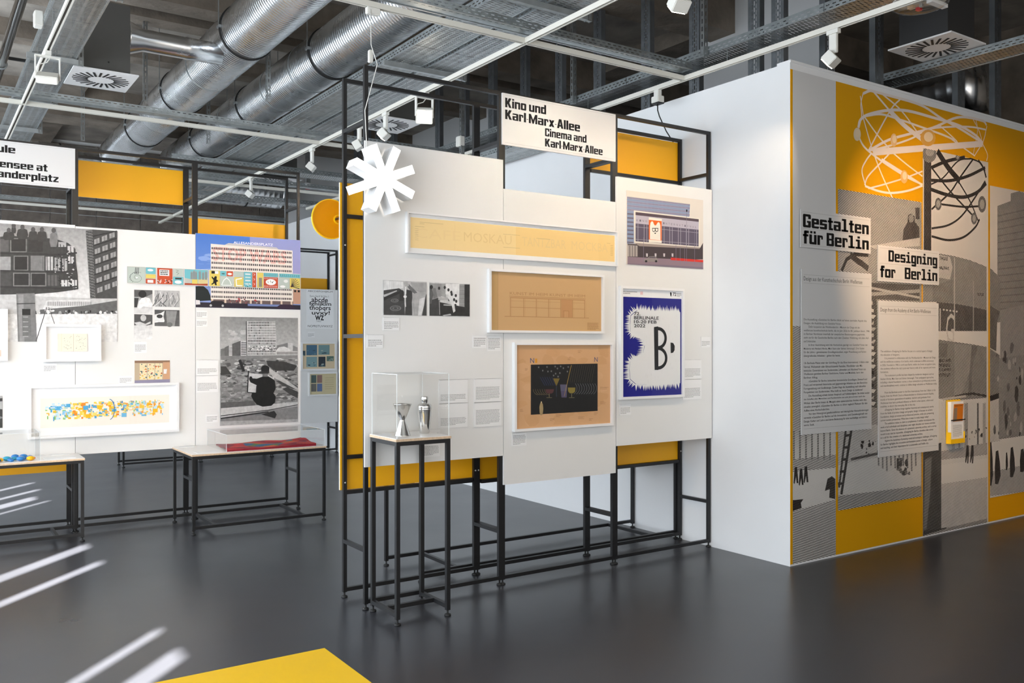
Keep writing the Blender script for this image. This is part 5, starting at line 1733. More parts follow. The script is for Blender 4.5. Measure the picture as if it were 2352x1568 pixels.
k = Ink(PY2 - 0.022, 0.27, 0.636, 1.535, 1.93, 242, None, 0.006)
k.up(); k.r(0.1, 0.82, 0.93, 0.96, '#d8bfae')
k.build('print', 'print', f)
k = Ink(YS2, 0.20, 0.62, 0.95, 1.22, 60)
k.blobs(30, 0, 0, 1, 1, 0.03, 0.1, [40, 90, 130, 170], 1, rr)
k.build('photo_print', 'photo', None, 'dark photograph at the left edge beside the watercolour frame', 'photo')
CZ = 'caption cards on the city rack'
for lab, x0, x1, z0, z1, n in (('caption card under the photograph of hands above a pale sheet', 1.659, 1.767, 1.576, 1.679, 5), ('caption card beside the photograph of poster walls', 1.530, 1.645, 1.297, 1.369, 4),
                               ('upper caption card under the slab photograph', 2.206, 2.310, 1.904, 1.976, 4), ('second caption card under the slab photograph', 2.206, 2.310, 1.822, 1.894, 4),
                               ('caption card at the foot of the seated-man photograph', 2.298, 2.408, 0.910, 0.990, 4), ('caption card under the framed sketchbook', 0.924, 1.030, 1.412, 1.490, 4)):
    card(lab, YA2, x0, x1, z0, z1, n, 0.25)
card('upper text panel beside the seated-man photograph', YA2, 2.206, 2.412, 1.360, 1.506, 4, 0.55, **TXT)
card('lower text panel beside the seated-man photograph', YA2, 2.206, 2.412, 1.198, 1.356, 6, 0.42, **TXT)

# ------------------------------------------------------------------ far rack prints
YS3 = PY3 - 0.0035
k = Ink(YS3, 4.881, 5.319, 1.893, 2.488, 238)
k.t('ABCDEFGHIJKLM', 0.05, 0.03, 0.95, 0.085, 40)
k.t('Sans Serif & No.1', 0.12, 0.15, 0.80, 0.20, 110)
for i, tx in enumerate(('abcde', 'fghijklm', 'tnopqrs', 'uvxy!', 'wz')):
    wd_ = (0.60, 0.80, 0.78, 0.66, 0.32)[i]
    c_ = (0.48, 0.50, 0.49, 0.52, 0.47)[i]
    k.t(tx, c_ - wd_ / 2, 0.20 + i * 0.115, c_ + wd_ / 2, 0.33 + i * 0.115, 25, 0.015)
k.t('1962', 0.37, 0.80, 0.53, 0.83, 70)
k.t('NOPRSTUVWXYZ', 0.05, 0.91, 0.95, 0.965, 40)
k.build('alphabet_poster', 'print', None, 'white alphabet poster on the distant rack', 'poster')
f = framed('distant white frame with blue-green photographs on a tan sheet', PY3, 4.79, 5.352, 1.262, 1.690, 0.025, 0.03)
k = Ink(PY3 - 0.012, 4.815, 5.327, 1.287, 1.665, '#d9c6a4', None, 0.006)
for a, b, c, d, t_ in ((0.12, 0.05, 0.45, 0.46, '#3d6680'), (0.49, 0.05, 0.84, 0.44, '#6d8f92'), (0.12, 0.52, 0.45, 0.93, '#7c9ea2'), (0.49, 0.52, 0.71, 0.92, '#232f38'), (0.75, 0.50, 0.97, 0.70, '#4f6d62'), (0.0, 0.28, 0.09, 0.48, '#2e4c58')):
    k.p([(a, b), (c, b), (c, d), (a, d)], t_)
    k.blobs(8, a, b + (d - b) * 0.5, c, d, 0.02, 0.06, ['#5b7f88', '#2d4754', '#a8b4ac'], 0.6, rr)
k.build('print', 'print', f)
f = framed('distant white frame with four small photographs on a cream page', PY3, 4.905, 5.372, 0.878, 1.232, 0.022, 0.03)
k = Ink(PY3 - 0.012, 4.927, 5.35, 0.90, 1.21, '#cfc39c', None, 0.006)
for a, b, t_ in ((0.06, 0.06, '#4a5f5c'), (0.28, 0.06, '#8a6a62'), (0.06, 0.48, '#6b6a66'), (0.28, 0.48, '#5a6f9a')):
    k.p([(a, b), (a + 0.19, b), (a + 0.19, b + 0.38), (a, b + 0.38)], t_)
k.words(0.58, 0.15, 0.92, 0.8, 6, '#b8ab86', 0.3, 0.8, rr)
k.build('print', 'print', f)
card('distant caption card under the alphabet poster', PY3 - 0.0045, 4.90, 5.01, 1.76, 1.85, 4, 0.3)

# ------------------------------------------------------------------ mural
MY = WY - 0.004
mural = thing('mural', 'yellow and halftone mural of a world clock covering the end wall', 'mural', (7.6, MY, 0.02))
MA = (1780, 140, 2.6136)
MBc = (1780, 700, 2.5297)
MC = (2100, 560, 7.84)
MD = (2100, 760, 5.226)
XE = 10.3
k = Ink(MY, WX + 0.001, WX + 0.026, 0.015, 3.70, (0.68, 0.33, 0.0), None, 0.003); k.build('yellow_edge', 'print', mural)
k = Ink(MY, 5.4215, 5.938, 1.79, 3.70, 205, None, 0.003); k.build('plain_strip', 'print', mural)
YEL_M = (0.68, 0.33, 0.0)
k = Ink(MY, 5.940, XE, 0.015, 3.70, YEL_M, MA, 0.003)
WL = '#e3d8d2'
for pts, w_ in (([(530, 195), (575, 167), (620, 165), (700, 185), (800, 222), (900, 277), (1000, 345), (1100, 400), (1200, 462), (1250, 492)], 0.022),
                ([(500, 400), (512, 355), (560, 322), (680, 296), (800, 300), (950, 340), (1100, 385), (1200, 442), (1245, 490)], 0.024),
                ([(545, 330), (640, 320), (760, 355), (860, 390), (1000, 440), (1080, 475)], 0.018),
                ([(560, 540), (680, 475), (800, 440), (950, 400), (1090, 340), (1190, 327), (1250, 352), (1270, 385)], 0.022),
                ([(560, 540), (720, 500), (830, 460), (920, 410), (1060, 395), (1180, 396), (1265, 412)], 0.016),
                ([(590, 548), (885, 524), (1245, 497)], 0.055), ([(690, 300), (780, 390), (885, 472)], 0.045), ([(590, 167), (690, 300)], 0.018), ([(755, 208), (690, 300), (560, 540)], 0.014),
                ([(640, 167), (760, 300), (870, 450)], 0.014), ([(528, 335), (560, 450), (590, 548)], 0.012), ([(540, 340), (620, 450), (700, 540)], 0.014), ([(512, 210), (520, 260), (532, 340)], 0.010), ([(530, 190), (515, 260), (520, 330), (505, 400)], 0.010),
                ([(500, 450), (540, 520), (640, 600), (780, 690), (885, 742)], 0.018), ([(590, 548), (640, 680), (705, 822)], 0.014), ([(700, 545), (790, 620), (885, 692)], 0.013), ([(640, 590), (720, 640), (885, 745)], 0.020),
                ([(540, 750), (620, 780), (700, 792), (800, 778), (885, 748)], 0.018), ([(538, 745), (560, 690), (640, 605), (690, 552)], 0.014), ([(545, 752), (522, 660), (545, 600), (580, 552)], 0.014),
                ([(560, 765), (650, 742), (780, 702), (885, 662)], 0.013), ([(1185, 330), (1225, 420), (1245, 490)], 0.008), ([(1205, 332), (1215, 420), (1190, 560)], 0.008), ([(1272, 390), (1250, 480), (1200, 565)], 0.010),
                ([(1060, 470), (1130, 520), (1200, 570)], 0.013), ([(980, 380), (1080, 470), (1100, 500)], 0.012), ([(1245, 495), (1275, 560), (1270, 600)], 0.010)):
    k.zl(pts, w_, WL, 6)
for a, b, ra, rb, c_ in ((493, 440, 22, 40, '#dccbb0'), (713, 475, 20, 40, '#dcb98a'), (775, 695, 22, 40, '#dcb070'), (918, 462, 46, 50, '#d6a552')):
    k.ze(a, b, ra, rb, c_)
    k.ze(a + 3, b - 6, ra * 0.6, rb * 0.6, '#e3cfae')
k.build('yellow_sheet', 'print', mural)
MY2 = MY - 0.0032

def tonal(crop, x0, x1, z0, z1, base):
    return Ink(MY2, x0, x1, z0, z1, base, crop, 0)

G = lambda t: (t, t, t)      # tone of the line screen, 0 black .. 1.2 blank paper
# first strip, lower part
k = Ink(MY, 5.4215, 5.938, 0.015, 1.79, G(0.62), MBc, 0)
k.g(0, 0.42, 1, 0.56, G(0.62), G(0.95))
k.z([(215, 720), (350, 715), (350, 830), (215, 850)], G(0.9))
for i in range(7):
    k.zl([(110 + i * 35, 730), (110 + i * 35, 900)], 0.02, G(0.42))
k.z([(98, 970), (352, 945), (352, 1000), (98, 1080)], G(1.2))
k.z([(98, 1080), (352, 1000), (352, 1130), (98, 1200)], G(0.95))
for px, py in ((122, 985), (152, 995), (180, 980)):
    k.z([(px - 8, py - 40), (px + 6, py - 45), (px + 10, py), (px + 14, py + 50), (px + 4, py + 50), (px, py + 12), (px - 8, py + 55), (px - 14, py + 50)], G(0.05))
k.z([(305, 1010), (330, 995), (350, 1010), (350, 1128), (315, 1120), (318, 1070), (290, 1080)], G(0.1))
k.z([(98, 1135), (165, 1128), (150, 1150), (155, 1180), (98, 1198)], G(0.05))
k.z([(98, 1260), (352, 1180), (352, 1450), (98, 1508)], G(0.58))
k.build('halftone_strip', 'halftone', mural)
# second strip
k = tonal(MA, 5.961, 7.111, 0.357, 2.864, G(0.52))
k.z([(765, 1090), (772, 1010), (795, 970), (800, 925), (818, 915), (838, 930), (840, 965), (866, 1000), (868, 1110), (830, 1090)], G(0.14))
k.z([(842, 880), (868, 880), (868, 950), (845, 950)], G(0.15)); k.ze(818, 945, 16, 24, G(0.4))
k.z([(565, 1110), (870, 1060), (870, 1110), (610, 1130)], G(0.75))
k.z([(380, 1260), (400, 1210), (450, 1165), (480, 1160), (440, 1200), (405, 1260)], G(0.1))
k.z([(440, 1160), (560, 1230), (560, 1270), (450, 1190)], G(0.12)); k.z([(375, 1150), (560, 1155), (560, 1275), (375, 1260)], G(0.62))
k.zl([(400, 1260), (430, 1190), (480, 1160), (560, 1165)], 0.03, G(0.1)); k.zl([(450, 1165), (560, 1245)], 0.05, G(0.12))
k.z([(565, 1330), (868, 1345), (868, 1440), (610, 1430), (610, 1568), (565, 1568)], G(0.22))
k.zl([(565, 1400), (868, 1380)], 0.03, G(0.6)); k.zl([(570, 1360), (868, 1420)], 0.02, G(0.7)); k.zl([(580, 1440), (600, 1568)], 0.02, G(0.7))
k.crop = MBc
k.z([(548, 0), (592, 0), (592, 600), (548, 590)], G(0.2))
for i in range(16):
    k.z([(552 + (i % 3) * 12, 20 + i * 36), (575 + (i % 2) * 12, 25 + i * 36), (572, 45 + i * 36), (553, 40 + i * 36)], G(rr.choice([0.7, 0.9, 0.05])))
k.z([(362, 700), (848, 690), (848, 860), (362, 930)], G(0.72)); k.z([(362, 930), (848, 840), (848, 1050), (362, 1110)], G(0.84))
for i in range(10):
    k.zl([(600 + i * 24, 835), (602 + i * 24, 935 + (i % 3) * 15)], 0.02, G(0.35))
k.z([(440, 890), (600, 855), (600, 870), (440, 905)], G(0.2))
k.zl([(445, 715), (385, 1100)], 0.03, G(0.08)); k.zl([(412, 715), (372, 1060)], 0.025, G(0.15))
for i in range(5):
    k.zl([(405 - i * 10, 760 + i * 70), (440 - i * 10, 755 + i * 70)], 0.02, G(0.1))
k.blobs(26, 0.25, 0.79, 1.0, 0.84, 0.006, 0.02, [G(0.05), G(0.2)], 0.5, rr); k.blobs(14, 0.68, 0.86, 0.85, 0.92, 0.01, 0.03, [G(0.15), G(0.3)], 0.6, rr)
k.build('halftone_strip', 'halftone', mural)
# third strip
k = tonal(MA, 7.131, 8.195, 0.015, 3.33, G(1.2))
k.z([(895, 590), (938, 600), (938, 1140), (893, 1135)], G(0.1)); k.ze(925, 560, 44, 50, G(0.35)); k.ze(930, 545, 26, 26, G(0.6))
for pts, w_ in (([(975, 540), (1040, 640), (1110, 722)], 0.06), ([(938, 716), (1050, 718), (1160, 690), (1262, 640)], 0.028), ([(935, 770), (1030, 802), (1130, 817), (1210, 790), (1268, 735)], 0.032), ([(1190, 572), (1110, 700), (1050, 790), (940, 890)], 0.018),
                ([(938, 640), (1030, 602), (1140, 560)], 0.03), ([(940, 640), (1050, 780), (1190, 930)], 0.018), ([(1220, 580), (1250, 640), (1268, 700)], 0.022), ([(940, 1005), (1040, 985), (1120, 930), (1200, 820), (1262, 720)], 0.018),
                ([(940, 1052), (1040, 1075), (1130, 1058), (1200, 1000), (1228, 950)], 0.02), ([(1095, 712), (1170, 840), (1220, 960)], 0.016), ([(1000, 860), (1130, 875), (1250, 870)], 0.018), ([(938, 740), (1010, 700), (1100, 600), (1180, 560)], 0.014), ([(1170, 565), (1230, 610), (1262, 660)], 0.014)):
    k.zl(pts, w_, G(0.05), 6)
for a, b, ra, rb in ((980, 858, 20, 38), (1243, 860, 24, 50), (1195, 945, 18, 36), (1097, 575, 12, 20)):
    k.ze(a, b, ra, rb, G(0.25)); k.ze(a, b, ra * 0.6, rb * 0.6, G(0.55))
k.crop = MC
k.z([(130, 735), (400, 735), (400, 165), (700, 215), (1000, 292), (1300, 410), (1300, 1190), (1000, 1125), (720, 1075), (400, 1045), (130, 1040)], G(0.42))
k.z([(410, 190), (640, 235), (690, 420), (640, 640), (410, 600)], G(0.72)); k.z([(690, 260), (730, 240), (730, 700), (690, 720)], G(0.38)); k.z([(330, 740), (400, 740), (680, 640), (700, 1060), (330, 1040)], G(0.34))
k.z([(400, 1045), (720, 1075), (1000, 1125), (1300, 1190), (1300, 1568), (400, 1568)], G(0.18))
k.zl([(722, 240), (722, 1568)], 0.018, G(0.7)); k.zl([(1062, 660), (1062, 1568)], 0.016, G(0.55)); k.zl([(465, 1160), (465, 1560)], 0.016, G(0.75))
for tx, q0, q1 in (('THULE', (455, 225), (600, 300)), ('HALIFAX', (435, 395), (625, 470)), ('ROTOR', (1140, 880), (1250, 940))):
    a, b = k.Z(q0), k.Z(q1)
    k.t(tx, (a[0] - k.x0) / (k.x1 - k.x0), (k.z1 - a[1]) / (k.z1 - k.z0), (b[0] - k.x0) / (k.x1 - k.x0), (k.z1 - b[1]) / (k.z1 - k.z0), G(0.0), 0.02)
a, b = k.Z((570, 1250)), k.Z((715, 1800))
k.t('G', (a[0] - k.x0) / (k.x1 - k.x0), (k.z1 - a[1]) / (k.z1 - k.z0), (b[0] - k.x0) / (k.x1 - k.x0), (k.z1 - b[1]) / (k.z1 - k.z0), G(0.75), 0.0)
for i in range(5):
    k.ze(530 + i * 58, 1185 + i * 8, 18, 16, G(0.8))
k.crop = MD
k.z([(270, 100), (480, 130), (700, 160), (866, 190), (866, 840), (700, 850), (560, 880), (270, 800)], G(0.36))
k.z([(480, 150), (690, 165), (660, 500), (560, 780), (480, 780)], G(0.45)); k.z([(690, 170), (760, 180), (700, 420), (680, 780), (640, 780)], G(0.28)); k.z([(270, 145), (400, 150), (390, 320), (270, 320)], G(0.28))
for i, tx in enumerate(('BUENOS AIRES', 'MONTEVIDEO', 'RIO DE JANEIRO', 'SAO PAULO')):
    a, b = k.Z((270, 335 + i * 58)), k.Z((440 + (i % 2) * -10, 370 + i * 58))
    k.t(tx, (a[0] - k.x0) / (k.x1 - k.x0), (k.z1 - a[1]) / (k.z1 - k.z0), (b[0] - k.x0) / (k.x1 - k.x0), (k.z1 - b[1]) / (k.z1 - k.z0), G(0.0), 0.02)
k.zl([(480, 790), (600, 760), (700, 750), (866, 780)], 0.02, G(0.1)); k.zl([(560, 885), (700, 850), (866, 832)], 0.04, G(0.05)); k.zl([(340, 820), (480, 800), (620, 780)], 0.02, G(0.7))
k.crop = MBc
k.z([(965, 560), (1232, 540), (1232, 890), (965, 930)], G(0.9))
for x_, w_, t_ in ((1035, 0.05, 0.7), (1070, 0.03, 0.6), (1110, 0.06, 0.55), (1178, 0.03, 0.25), (1215, 0.05, 0.6)):
    k.zl([(x_, 570), (x_, 850)], w_, G(t_))
k.z([(965, 850), (1232, 800), (1232, 870), (965, 900)], G(0.6)); k.blobs(26, 0.50, 0.735, 1.0, 0.765, 0.006, 0.02, [G(0.05), G(0.3)], 0.4, rr)
k.z([(855, 820), (965, 800), (965, 1310), (855, 1345)], G(0.16)); k.z([(870, 900), (910, 880), (900, 1100), (880, 1300), (862, 1310)], G(0.34))
k.z([(965, 930), (1232, 890), (1232, 1000), (965, 1040)], G(1.1)); k.z([(965, 1040), (1232, 1000), (1232, 1275), (965, 1330)], G(0.72))
k.z([(855, 1340), (1000, 1295), (1232, 1240), (1232, 1275), (855, 1358)], G(0.45))
for px in (1118, 1146):
    k.z([(px - 6, 815), (px + 6, 815), (px + 8, 860), (px + 4, 920), (px - 3, 920), (px, 875), (px - 10, 918), (px - 14, 914)], G(0.05))
k.z([(857, 1320), (1000, 1290), (990, 1300), (857, 1335)], G(0.1))
k.build('halftone_strip', 'halftone', mural)
# fourth strip
zb = PX(2275, 1143, 'y', MY2).z
k = tonal(MA, 8.226, XE, zb, 3.12, G(1.15))
k.z([(1335, 870), (1415, 840), (1415, 795), (1465, 780), (1495, 790), (1495, 1568), (1335, 1568)], G(0.40))
for i in range(16):
    k.zl([(1338, 930 + i * 40), (1495, 895 + i * 42)], 0.012, G(0.30))
x4 = (PX(2352, 700, 'y', MY2).x - 8.226) / (XE - 8.226)
k.p([(x4, 0.03), (1, 0.0), (1, 0.80), (x4, 0.80)], G(0.42))
for i in range(14):
    k.l([(x4, 0.06 + i * 0.05), (1, 0.05 + i * 0.05)], 0.012, G(0.30))
k.z([(1278, 1240), (1340, 1290), (1352, 1320), (1350, 1568), (1278, 1568)], G(0.36))
k.crop = MBc
k.z([(1238, 0), (1305, 40), (1290, 110), (1285, 270), (1238, 250)], G(0.22)); k.z([(1238, 255), (1305, 290), (1308, 525), (1238, 540)], G(0.34))
k.zl([(1240, 545), (1308, 525)], 0.05, G(0.05))
k.z([(1308, 30), (1447, 0), (1447, 760), (1308, 780)], G(0.46)); k.z([(1240, 560), (1308, 545), (1308, 800), (1240, 820)], G(0.75))
k.z([(1300, 310), (1447, 290), (1447, 760), (1300, 780)], G(0.40))
k.blobs(60, 0.02, 0.45, 0.5, 0.82, 0.004, 0.02, [G(0.1), G(0.25), G(0.6)], 1.6, rr)
k.z([(1240, 800), (1447, 770), (1447, 960), (1240, 1000)], G(1.0)); k.z([(1240, 970), (1447, 930), (1447, 1085), (1240, 1112)], G(0.62))
for px, py, w_, h_ in ((1252, 800, 14, 250), (1290, 850, 20, 190), (1376, 830, 18, 170), (1436, 840, 20, 130), (1345, 860, 8, 100)):
    k.z([(px - w_ * 0.4, py), (px + w_ * 0.3, py - 6), (px + w_ * 0.8, py + h_ * 0.35), (px + w_, py + h_ * 0.75), (px + w_ * 0.3, py + h_), (px - w_ * 0.6, py + h_), (px - w_ * 0.7, py + h_ * 0.5)], G(0.06))
k.build('halftone_strip', 'halftone', mural)

# titles and wall texts on the mural
TY = WY - 0.0112
def panel(lab, x0, x1, z0, z1):
    return Ink(TY - 0.008, x0, x1, z0, z1, 206, None, 0.008, 190)
k = panel('', 5.493, 6.369, 2.381, 2.667)
for y_ in (0.07, 0.50, 0.93): k.l([(0.025, y_), (0.975, y_)], 0.0015, 130)
heavy(k, 'Gestalten', 0.03, 0.12, 0.97, 0.47, 14, 206, True); heavy(k, 'für Berlin', 0.03, 0.55, 0.97, 0.90, 14, 206, True)
k.build('title_sign', 'print', None, 'title sign with large German lettering on the mural', 'sign')
k = panel('', 6.469, 7.358, 2.166, 2.458)
for y_ in (0.07, 0.50, 0.93): k.l([(0.025, y_), (0.975, y_)], 0.0015, 130)
heavy(k, 'Designing', 0.16, 0.11, 0.97, 0.43, 14, 206, True); heavy(k, 'for', 0.03, 0.56, 0.27, 0.89, 14, 206, True); heavy(k, 'Berlin', 0.42, 0.56, 0.97, 0.89, 14, 206, True)
k.build('title_sign', 'print', None, 'title sign with large English lettering on the mural', 'sign')

def wall_text(lab, x0, x1, z0, z1, head, lines, y0, y1, full):
    k = panel('', x0, x1, z0, z1)
    for y_ in (0.035, 0.085, 0.965): k.l([(0.03, y_), (0.97, y_)], 0.0013, 120)
    k.t(head, 0.03, 0.045, 0.86, 0.078, 50)
    n = len(lines)
    dy = (y1 - y0) / n
    for i, s_ in enumerate(lines):
        if not s_: continue
        ind = 0.065 if s_[0] == ' ' else 0.0
        s_ = s_.strip()
        wd_ = min(0.94 - ind, len(s_) / full * 0.94)
        dsc = any(c in s_ for c in 'gjpqy,;')
        k.t(s_, 0.03 + ind, y0 + i * dy + dy * 0.14, 0.03 + ind + wd_, y0 + i * dy + dy * (0.88 if dsc else 0.72), 45, 0.004)
    return k.build('wall_text', 'print', None, lab, 'text panel')

DE = '''Die Ausstellung »Gestalten für Berlin« blickt auf einen zentralen Aspekt des
Designs: die Ausbildung von Gestalter*innen.
 Dafür kooperiert das Werkbundarchiv – Museum der Dinge mit der
weißensee kunsthochschule berlin, die im Jahr 2026 ihr 80. Jubiläum feiert. 1946
im Berliner Nordosten innerhalb der sowjetischen Besatzungszone gegründet,
steht sie für die Geschichte Berlins nach dem Zweiten Weltkrieg, mit allen Auf-
und Umbrüchen.
 In ihrer Ausrichtung wird die Hochschule geprägt von Gestalter*innen der
Moderne wie Herbert Hirche, Mart Stam oder Selman Selmanagić. Drei Säulen
für die Lehre – gemeinsames Grundlagenstudium, enger Praxisbezug und fächer-
übergreifendes Arbeiten – gelten bis heute.

Ob Berlinale-Plakat oder der Schriftzug für das Kino International, U-Bahn oder
Fahrrad, Weltzeituhr oder klimaschützende Fassaden, Wandbilder oder Mö-
belstücke: Generationen von Studierenden, Lehrenden und Absolvent*innen aus
Weißensee gestalten Berliner Stadträume, Kultur und Mobilität, kurz: den
Berliner Alltag.
 »Gestalten für Berlin« beleuchtet künstlerische Grundlagen, Entwurf und
Praxis und versammelt historische und gegenwärtige Arbeiten aus den Bereichen
Formgestaltung und Grafikdesign. Zudem fragt die Ausstellung nach aktuellen
Perspektiven von Studierenden: Was heißt es, heute Design zu studieren?
 Die Ausstellung erhebt keinen Anspruch auf Vollständigkeit. Sie bildet weder
das Schaffen aller Menschen und Fachbereiche aus acht Jahrzehnten noch das
Wirken über Berlin hinaus ab. Mangels eines systematischen Archivs wäre dies
ohnehin unmöglich. »Gestalten für Berlin« ist daher zugleich Plädoyer für den
Aufbau eines Hochschularchivs.
 Vor dem Hintergrund gesellschaftlicher und ökologischer Herausforderungen
verweist »Gestalten für Berlin« auf die Innovations- und Gestaltungskraft von
Design, Kultur und Lehre und deren Bedeutung für eine nachhaltige und lebens-
werte Stadt.'''.split('\n')
EN = '''The exhibition »Designing for Berlin« focuses on a central aspect of design:
the education of designers.
 It is presented in collaboration with the Werkbundarchiv – Museum der Dinge
and the weißensee academy of art berlin, which celebrates its 80th anniversary
in 2026. Founded in 1946 in north-east Berlin, within the Soviet occupation zone,
the academy reflects the city's post-war history with all its ruptures and trans-
formations.
 The institution's profile has been shaped by modernist designers such as
Herbert Hirche, Mart Stam and Selman Selmanagić. Their pedagogical approaches,
including a shared foundation course, a close connection to professional practice
and interdisciplinary work, continue to define design education at Weißensee today.

 From the Berlinale poster to the Kino International, from the U-Bahn to the
bicycle, from the World Clock at Alexanderplatz to climate-protective façades,
murals or furniture: generations of students, teachers and graduates from
Weißensee have had a profound influence on Berlin's urban spaces, culture and
mobility, in short: the everyday life in the city.
 »Designing for Berlin« brings together historical and contemporary works
from the fields of product design and graphic design. It focuses on artistic
foundations, design processes and professional practice, while also presenting
current student perspectives: What does it mean to study design today?
 The exhibition makes no claim to completeness. It neither encompasses the
work of all individuals and disciplines over eight decades nor traces activities
beyond Berlin. Given the absence of a systematic university archive, such a survey
would in any case be impossible. »Designing for Berlin« therefore also serves
as a call for the creation of a dedicated university archive.
 Against the backdrop of pressing social and ecological challenges, »Designing
for Berlin« highlights the innovative and formative power of design, culture
and teaching, and their importance for a sustainable and livable city.'''.split('\n')
wall_text('tall wall text in German nearest the corner of the mural', 5.503, 6.380, 0.974, 2.220, 'Design aus der Kunsthochschule Berlin Weißensee', DE, 0.295, 0.955, 80)
wall_text('tall wall text in English beside the brochure holder', 6.475, 7.352, 0.736, 2.009, 'Design from the Academy of Art Berlin-Weißensee', EN, 0.315, 0.955, 83)

# brochure holder
bh = thing('brochure_holder', 'yellow brochure holder with leaflets on the mural', 'holder', (7.60, 4.22, 0.78))
bx0, bx1, bz0, bz1 = 7.475, 7.70, 0.785, 1.165
B('holder_back', bx0, bx1, 4.246, 4.2498, bz0, bz1, 'yellow_top', bh)
B('holder_side', bx0, bx0 + 0.004, 4.205, 4.246, bz0, bz0 + 0.10, 'yellow_top', bh)
B('holder_side', bx1 - 0.004, bx1, 4.205, 4.246, bz0, bz0 + 0.10, 'yellow_top', bh)
B('holder_shelf', bx0 + 0.004, bx1 - 0.004, 4.205, 4.246, bz0, bz0 + 0.004, 'yellow_top', bh)
B('holder_lip', bx0 + 0.004, bx1 - 0.004, 4.205, 4.208, bz0 + 0.004, bz0 + 0.04, 'yellow_top', bh)
B('strap', bx0 - 0.002, bx1 + 0.002, 4.2015, 4.2035, 0.985, 0.995, 'rubber', bh)
k = Ink(4.214, bx0 + 0.018, bx1 - 0.008, bz0 + 0.004, bz1 - 0.015, 236, None, 0.03, 232)
k.p([(0.22, 0.06), (1.0, 0.06), (0.94, 0.48), (0.14, 0.48)], '#c9741c'); k.p([(0.25, 0.16), (0.50, 0.14), (0.46, 0.46), (0.18, 0.48)], '#8a7a6a')
k.t('Gestalten für Berlin', 0.28, 0.075, 0.92, 0.115, '#5a2c10', 0.02); k.words(0.14, 0.56, 0.90, 0.86, 13, 150, 0.4, 0.7, rr)
k.build('leaflet_stack', 'print', None, 'stack of white leaflets with an orange picture in the yellow holder', 'leaflets')

# ------------------------------------------------------------------ small exhibits
def vitrine(lab, x0, x1, y0, y1, z0, z1):
    v = thing('clear_case', lab, 'case', ((x0 + x1) / 2, (y0 + y1) / 2, z0))
    t = 0.004
    def pane(p):
        mb = MB(); mb.face(p); mb.build('pane', 'acrylic', v)
    pane([(x0, y0, z0), (x1, y0, z0), (x1, y0, z1), (x0, y0, z1)])
    pane([(x1, y1, z0), (x0, y1, z0), (x0, y1, z1), (x1, y1, z1)])
    pane([(x0, y1, z0), (x0, y0, z0), (x0, y0, z1), (x0, y1, z1)])
    pane([(x1, y0, z0), (x1, y1, z0), (x1, y1, z1), (x1, y0, z1)])
    pane([(x0, y0, z1), (x1, y0, z1), (x1, y1, z1), (x0, y1, z1)])
    e = 0.0016
    for a, b in ((x0, y0), (x1, y0), (x0, y1), (x1, y1)):
        B('edge', a - e, a + e, b - e, b + e, z0, z1, 'acrylic_edge', v)
    for b in (y0, y1):
        B('edge', x0 + e, x1 - e, b - e, b + e, z1 - e, z1 + e, 'acrylic_edge', v)
    for a in (x0, x1):
        B('edge', a - e, a + e, y0 + e, y1 - e, z1 - e, z1 + e, 'acrylic_edge', v)
    return v

vitrine('clear acrylic case over the cocktail shaker and jigger', 2.349, 2.700, 4.662, 5.000, PH, 1.475)
vitrine('flat clear acrylic case over the red cloth', 2.292, 3.207, 7.875, 8.50, TB, 0.852)
vitrine('clear acrylic case over the coloured beads, partly out of view', 0.0, 0.86, 8.16, 8.53, TB, 0.93)
m = MB()
m.lathe([(0.0, 0.0), (0.029, 0.0), (0.031, 0.004), (0.037, 0.06), (0.043, 0.12), (0.046, 0.150), (0.046, 0.153), (0.0455, 0.155), (0.046, 0.157), (0.046, 0.168), (0.043, 0.178), (0.030, 0.186), (0.022, 0.190), (0.0215, 0.192), (0.023, 0.194), (0.0225, 0.225), (0.021, 0.229), (0.0, 0.230)], 40, 'z', (2.640, 4.862, PH))
shk = m.build('cocktail_shaker', 'chrome', None, True)
tag(shk, 'polished steel cocktail shaker standing in the clear case', 'shaker')
m = MB()
prof = [(0.0, 0.002), (0.050, 0.0), (0.049, 0.004), (0.017, 0.092), (0.0165, 0.096), (0.057, 0.194), (0.058, 0.194), (0.055, 0.190), (0.014, 0.10), (0.0, 0.10)]
m.lathe(prof, 40, 'z', (2.455, 4.80, PH))
tag(m.build('bar_jigger', 'chrome', None, True), 'hourglass shaped steel jigger standing in the clear case', 'jigger')

# red patterned cloth
m = MB()
nxn, nyn = 56, 34
def cl_h(a, b):
    return TB + 0.012 + 0.010 * math.sin(a * 9 + b * 3) * math.sin(b * 7) + 0.012 * a * (1 - b) + 0.018 * max(0, a - 0.75) * 4 * b
def cl_c(a, b):
    s_ = math.sin(a * 17 + 3 * math.sin(b * 8)) + math.sin(b * 13 + a * 5)
    if abs(b - 0.5 - 0.15 * math.sin(a * 9)) < 0.17 and 0.25 < a < 0.85:
        return lin('#2f5f8a') if s_ > 0.3 else (lin('#5a7a4a') if s_ > -0.5 else lin('#c2572f'))
    return lin('#b3202c') if s_ > 0.2 else (lin('#7c1730') if s_ > -0.9 else lin('#c8442a'))
cx0, cx1, cy0, cy1 = 2.335, 3.165, 7.90, 8.46
for i in range(nxn):
    for j in range(nyn):
        P, C = [], []
        for a, b in ((i, j), (i + 1, j), (i + 1, j + 1), (i, j + 1)):
            u, v_ = a / nxn, b / nyn
            P.append((cx0 + u * (cx1 - cx0) + 0.06 * (v_ - 0.5), cy0 + v_ * (cy1 - cy0), cl_h(u, v_)))
            C.append(cl_c(u, v_))
        m.face(P, None, C)
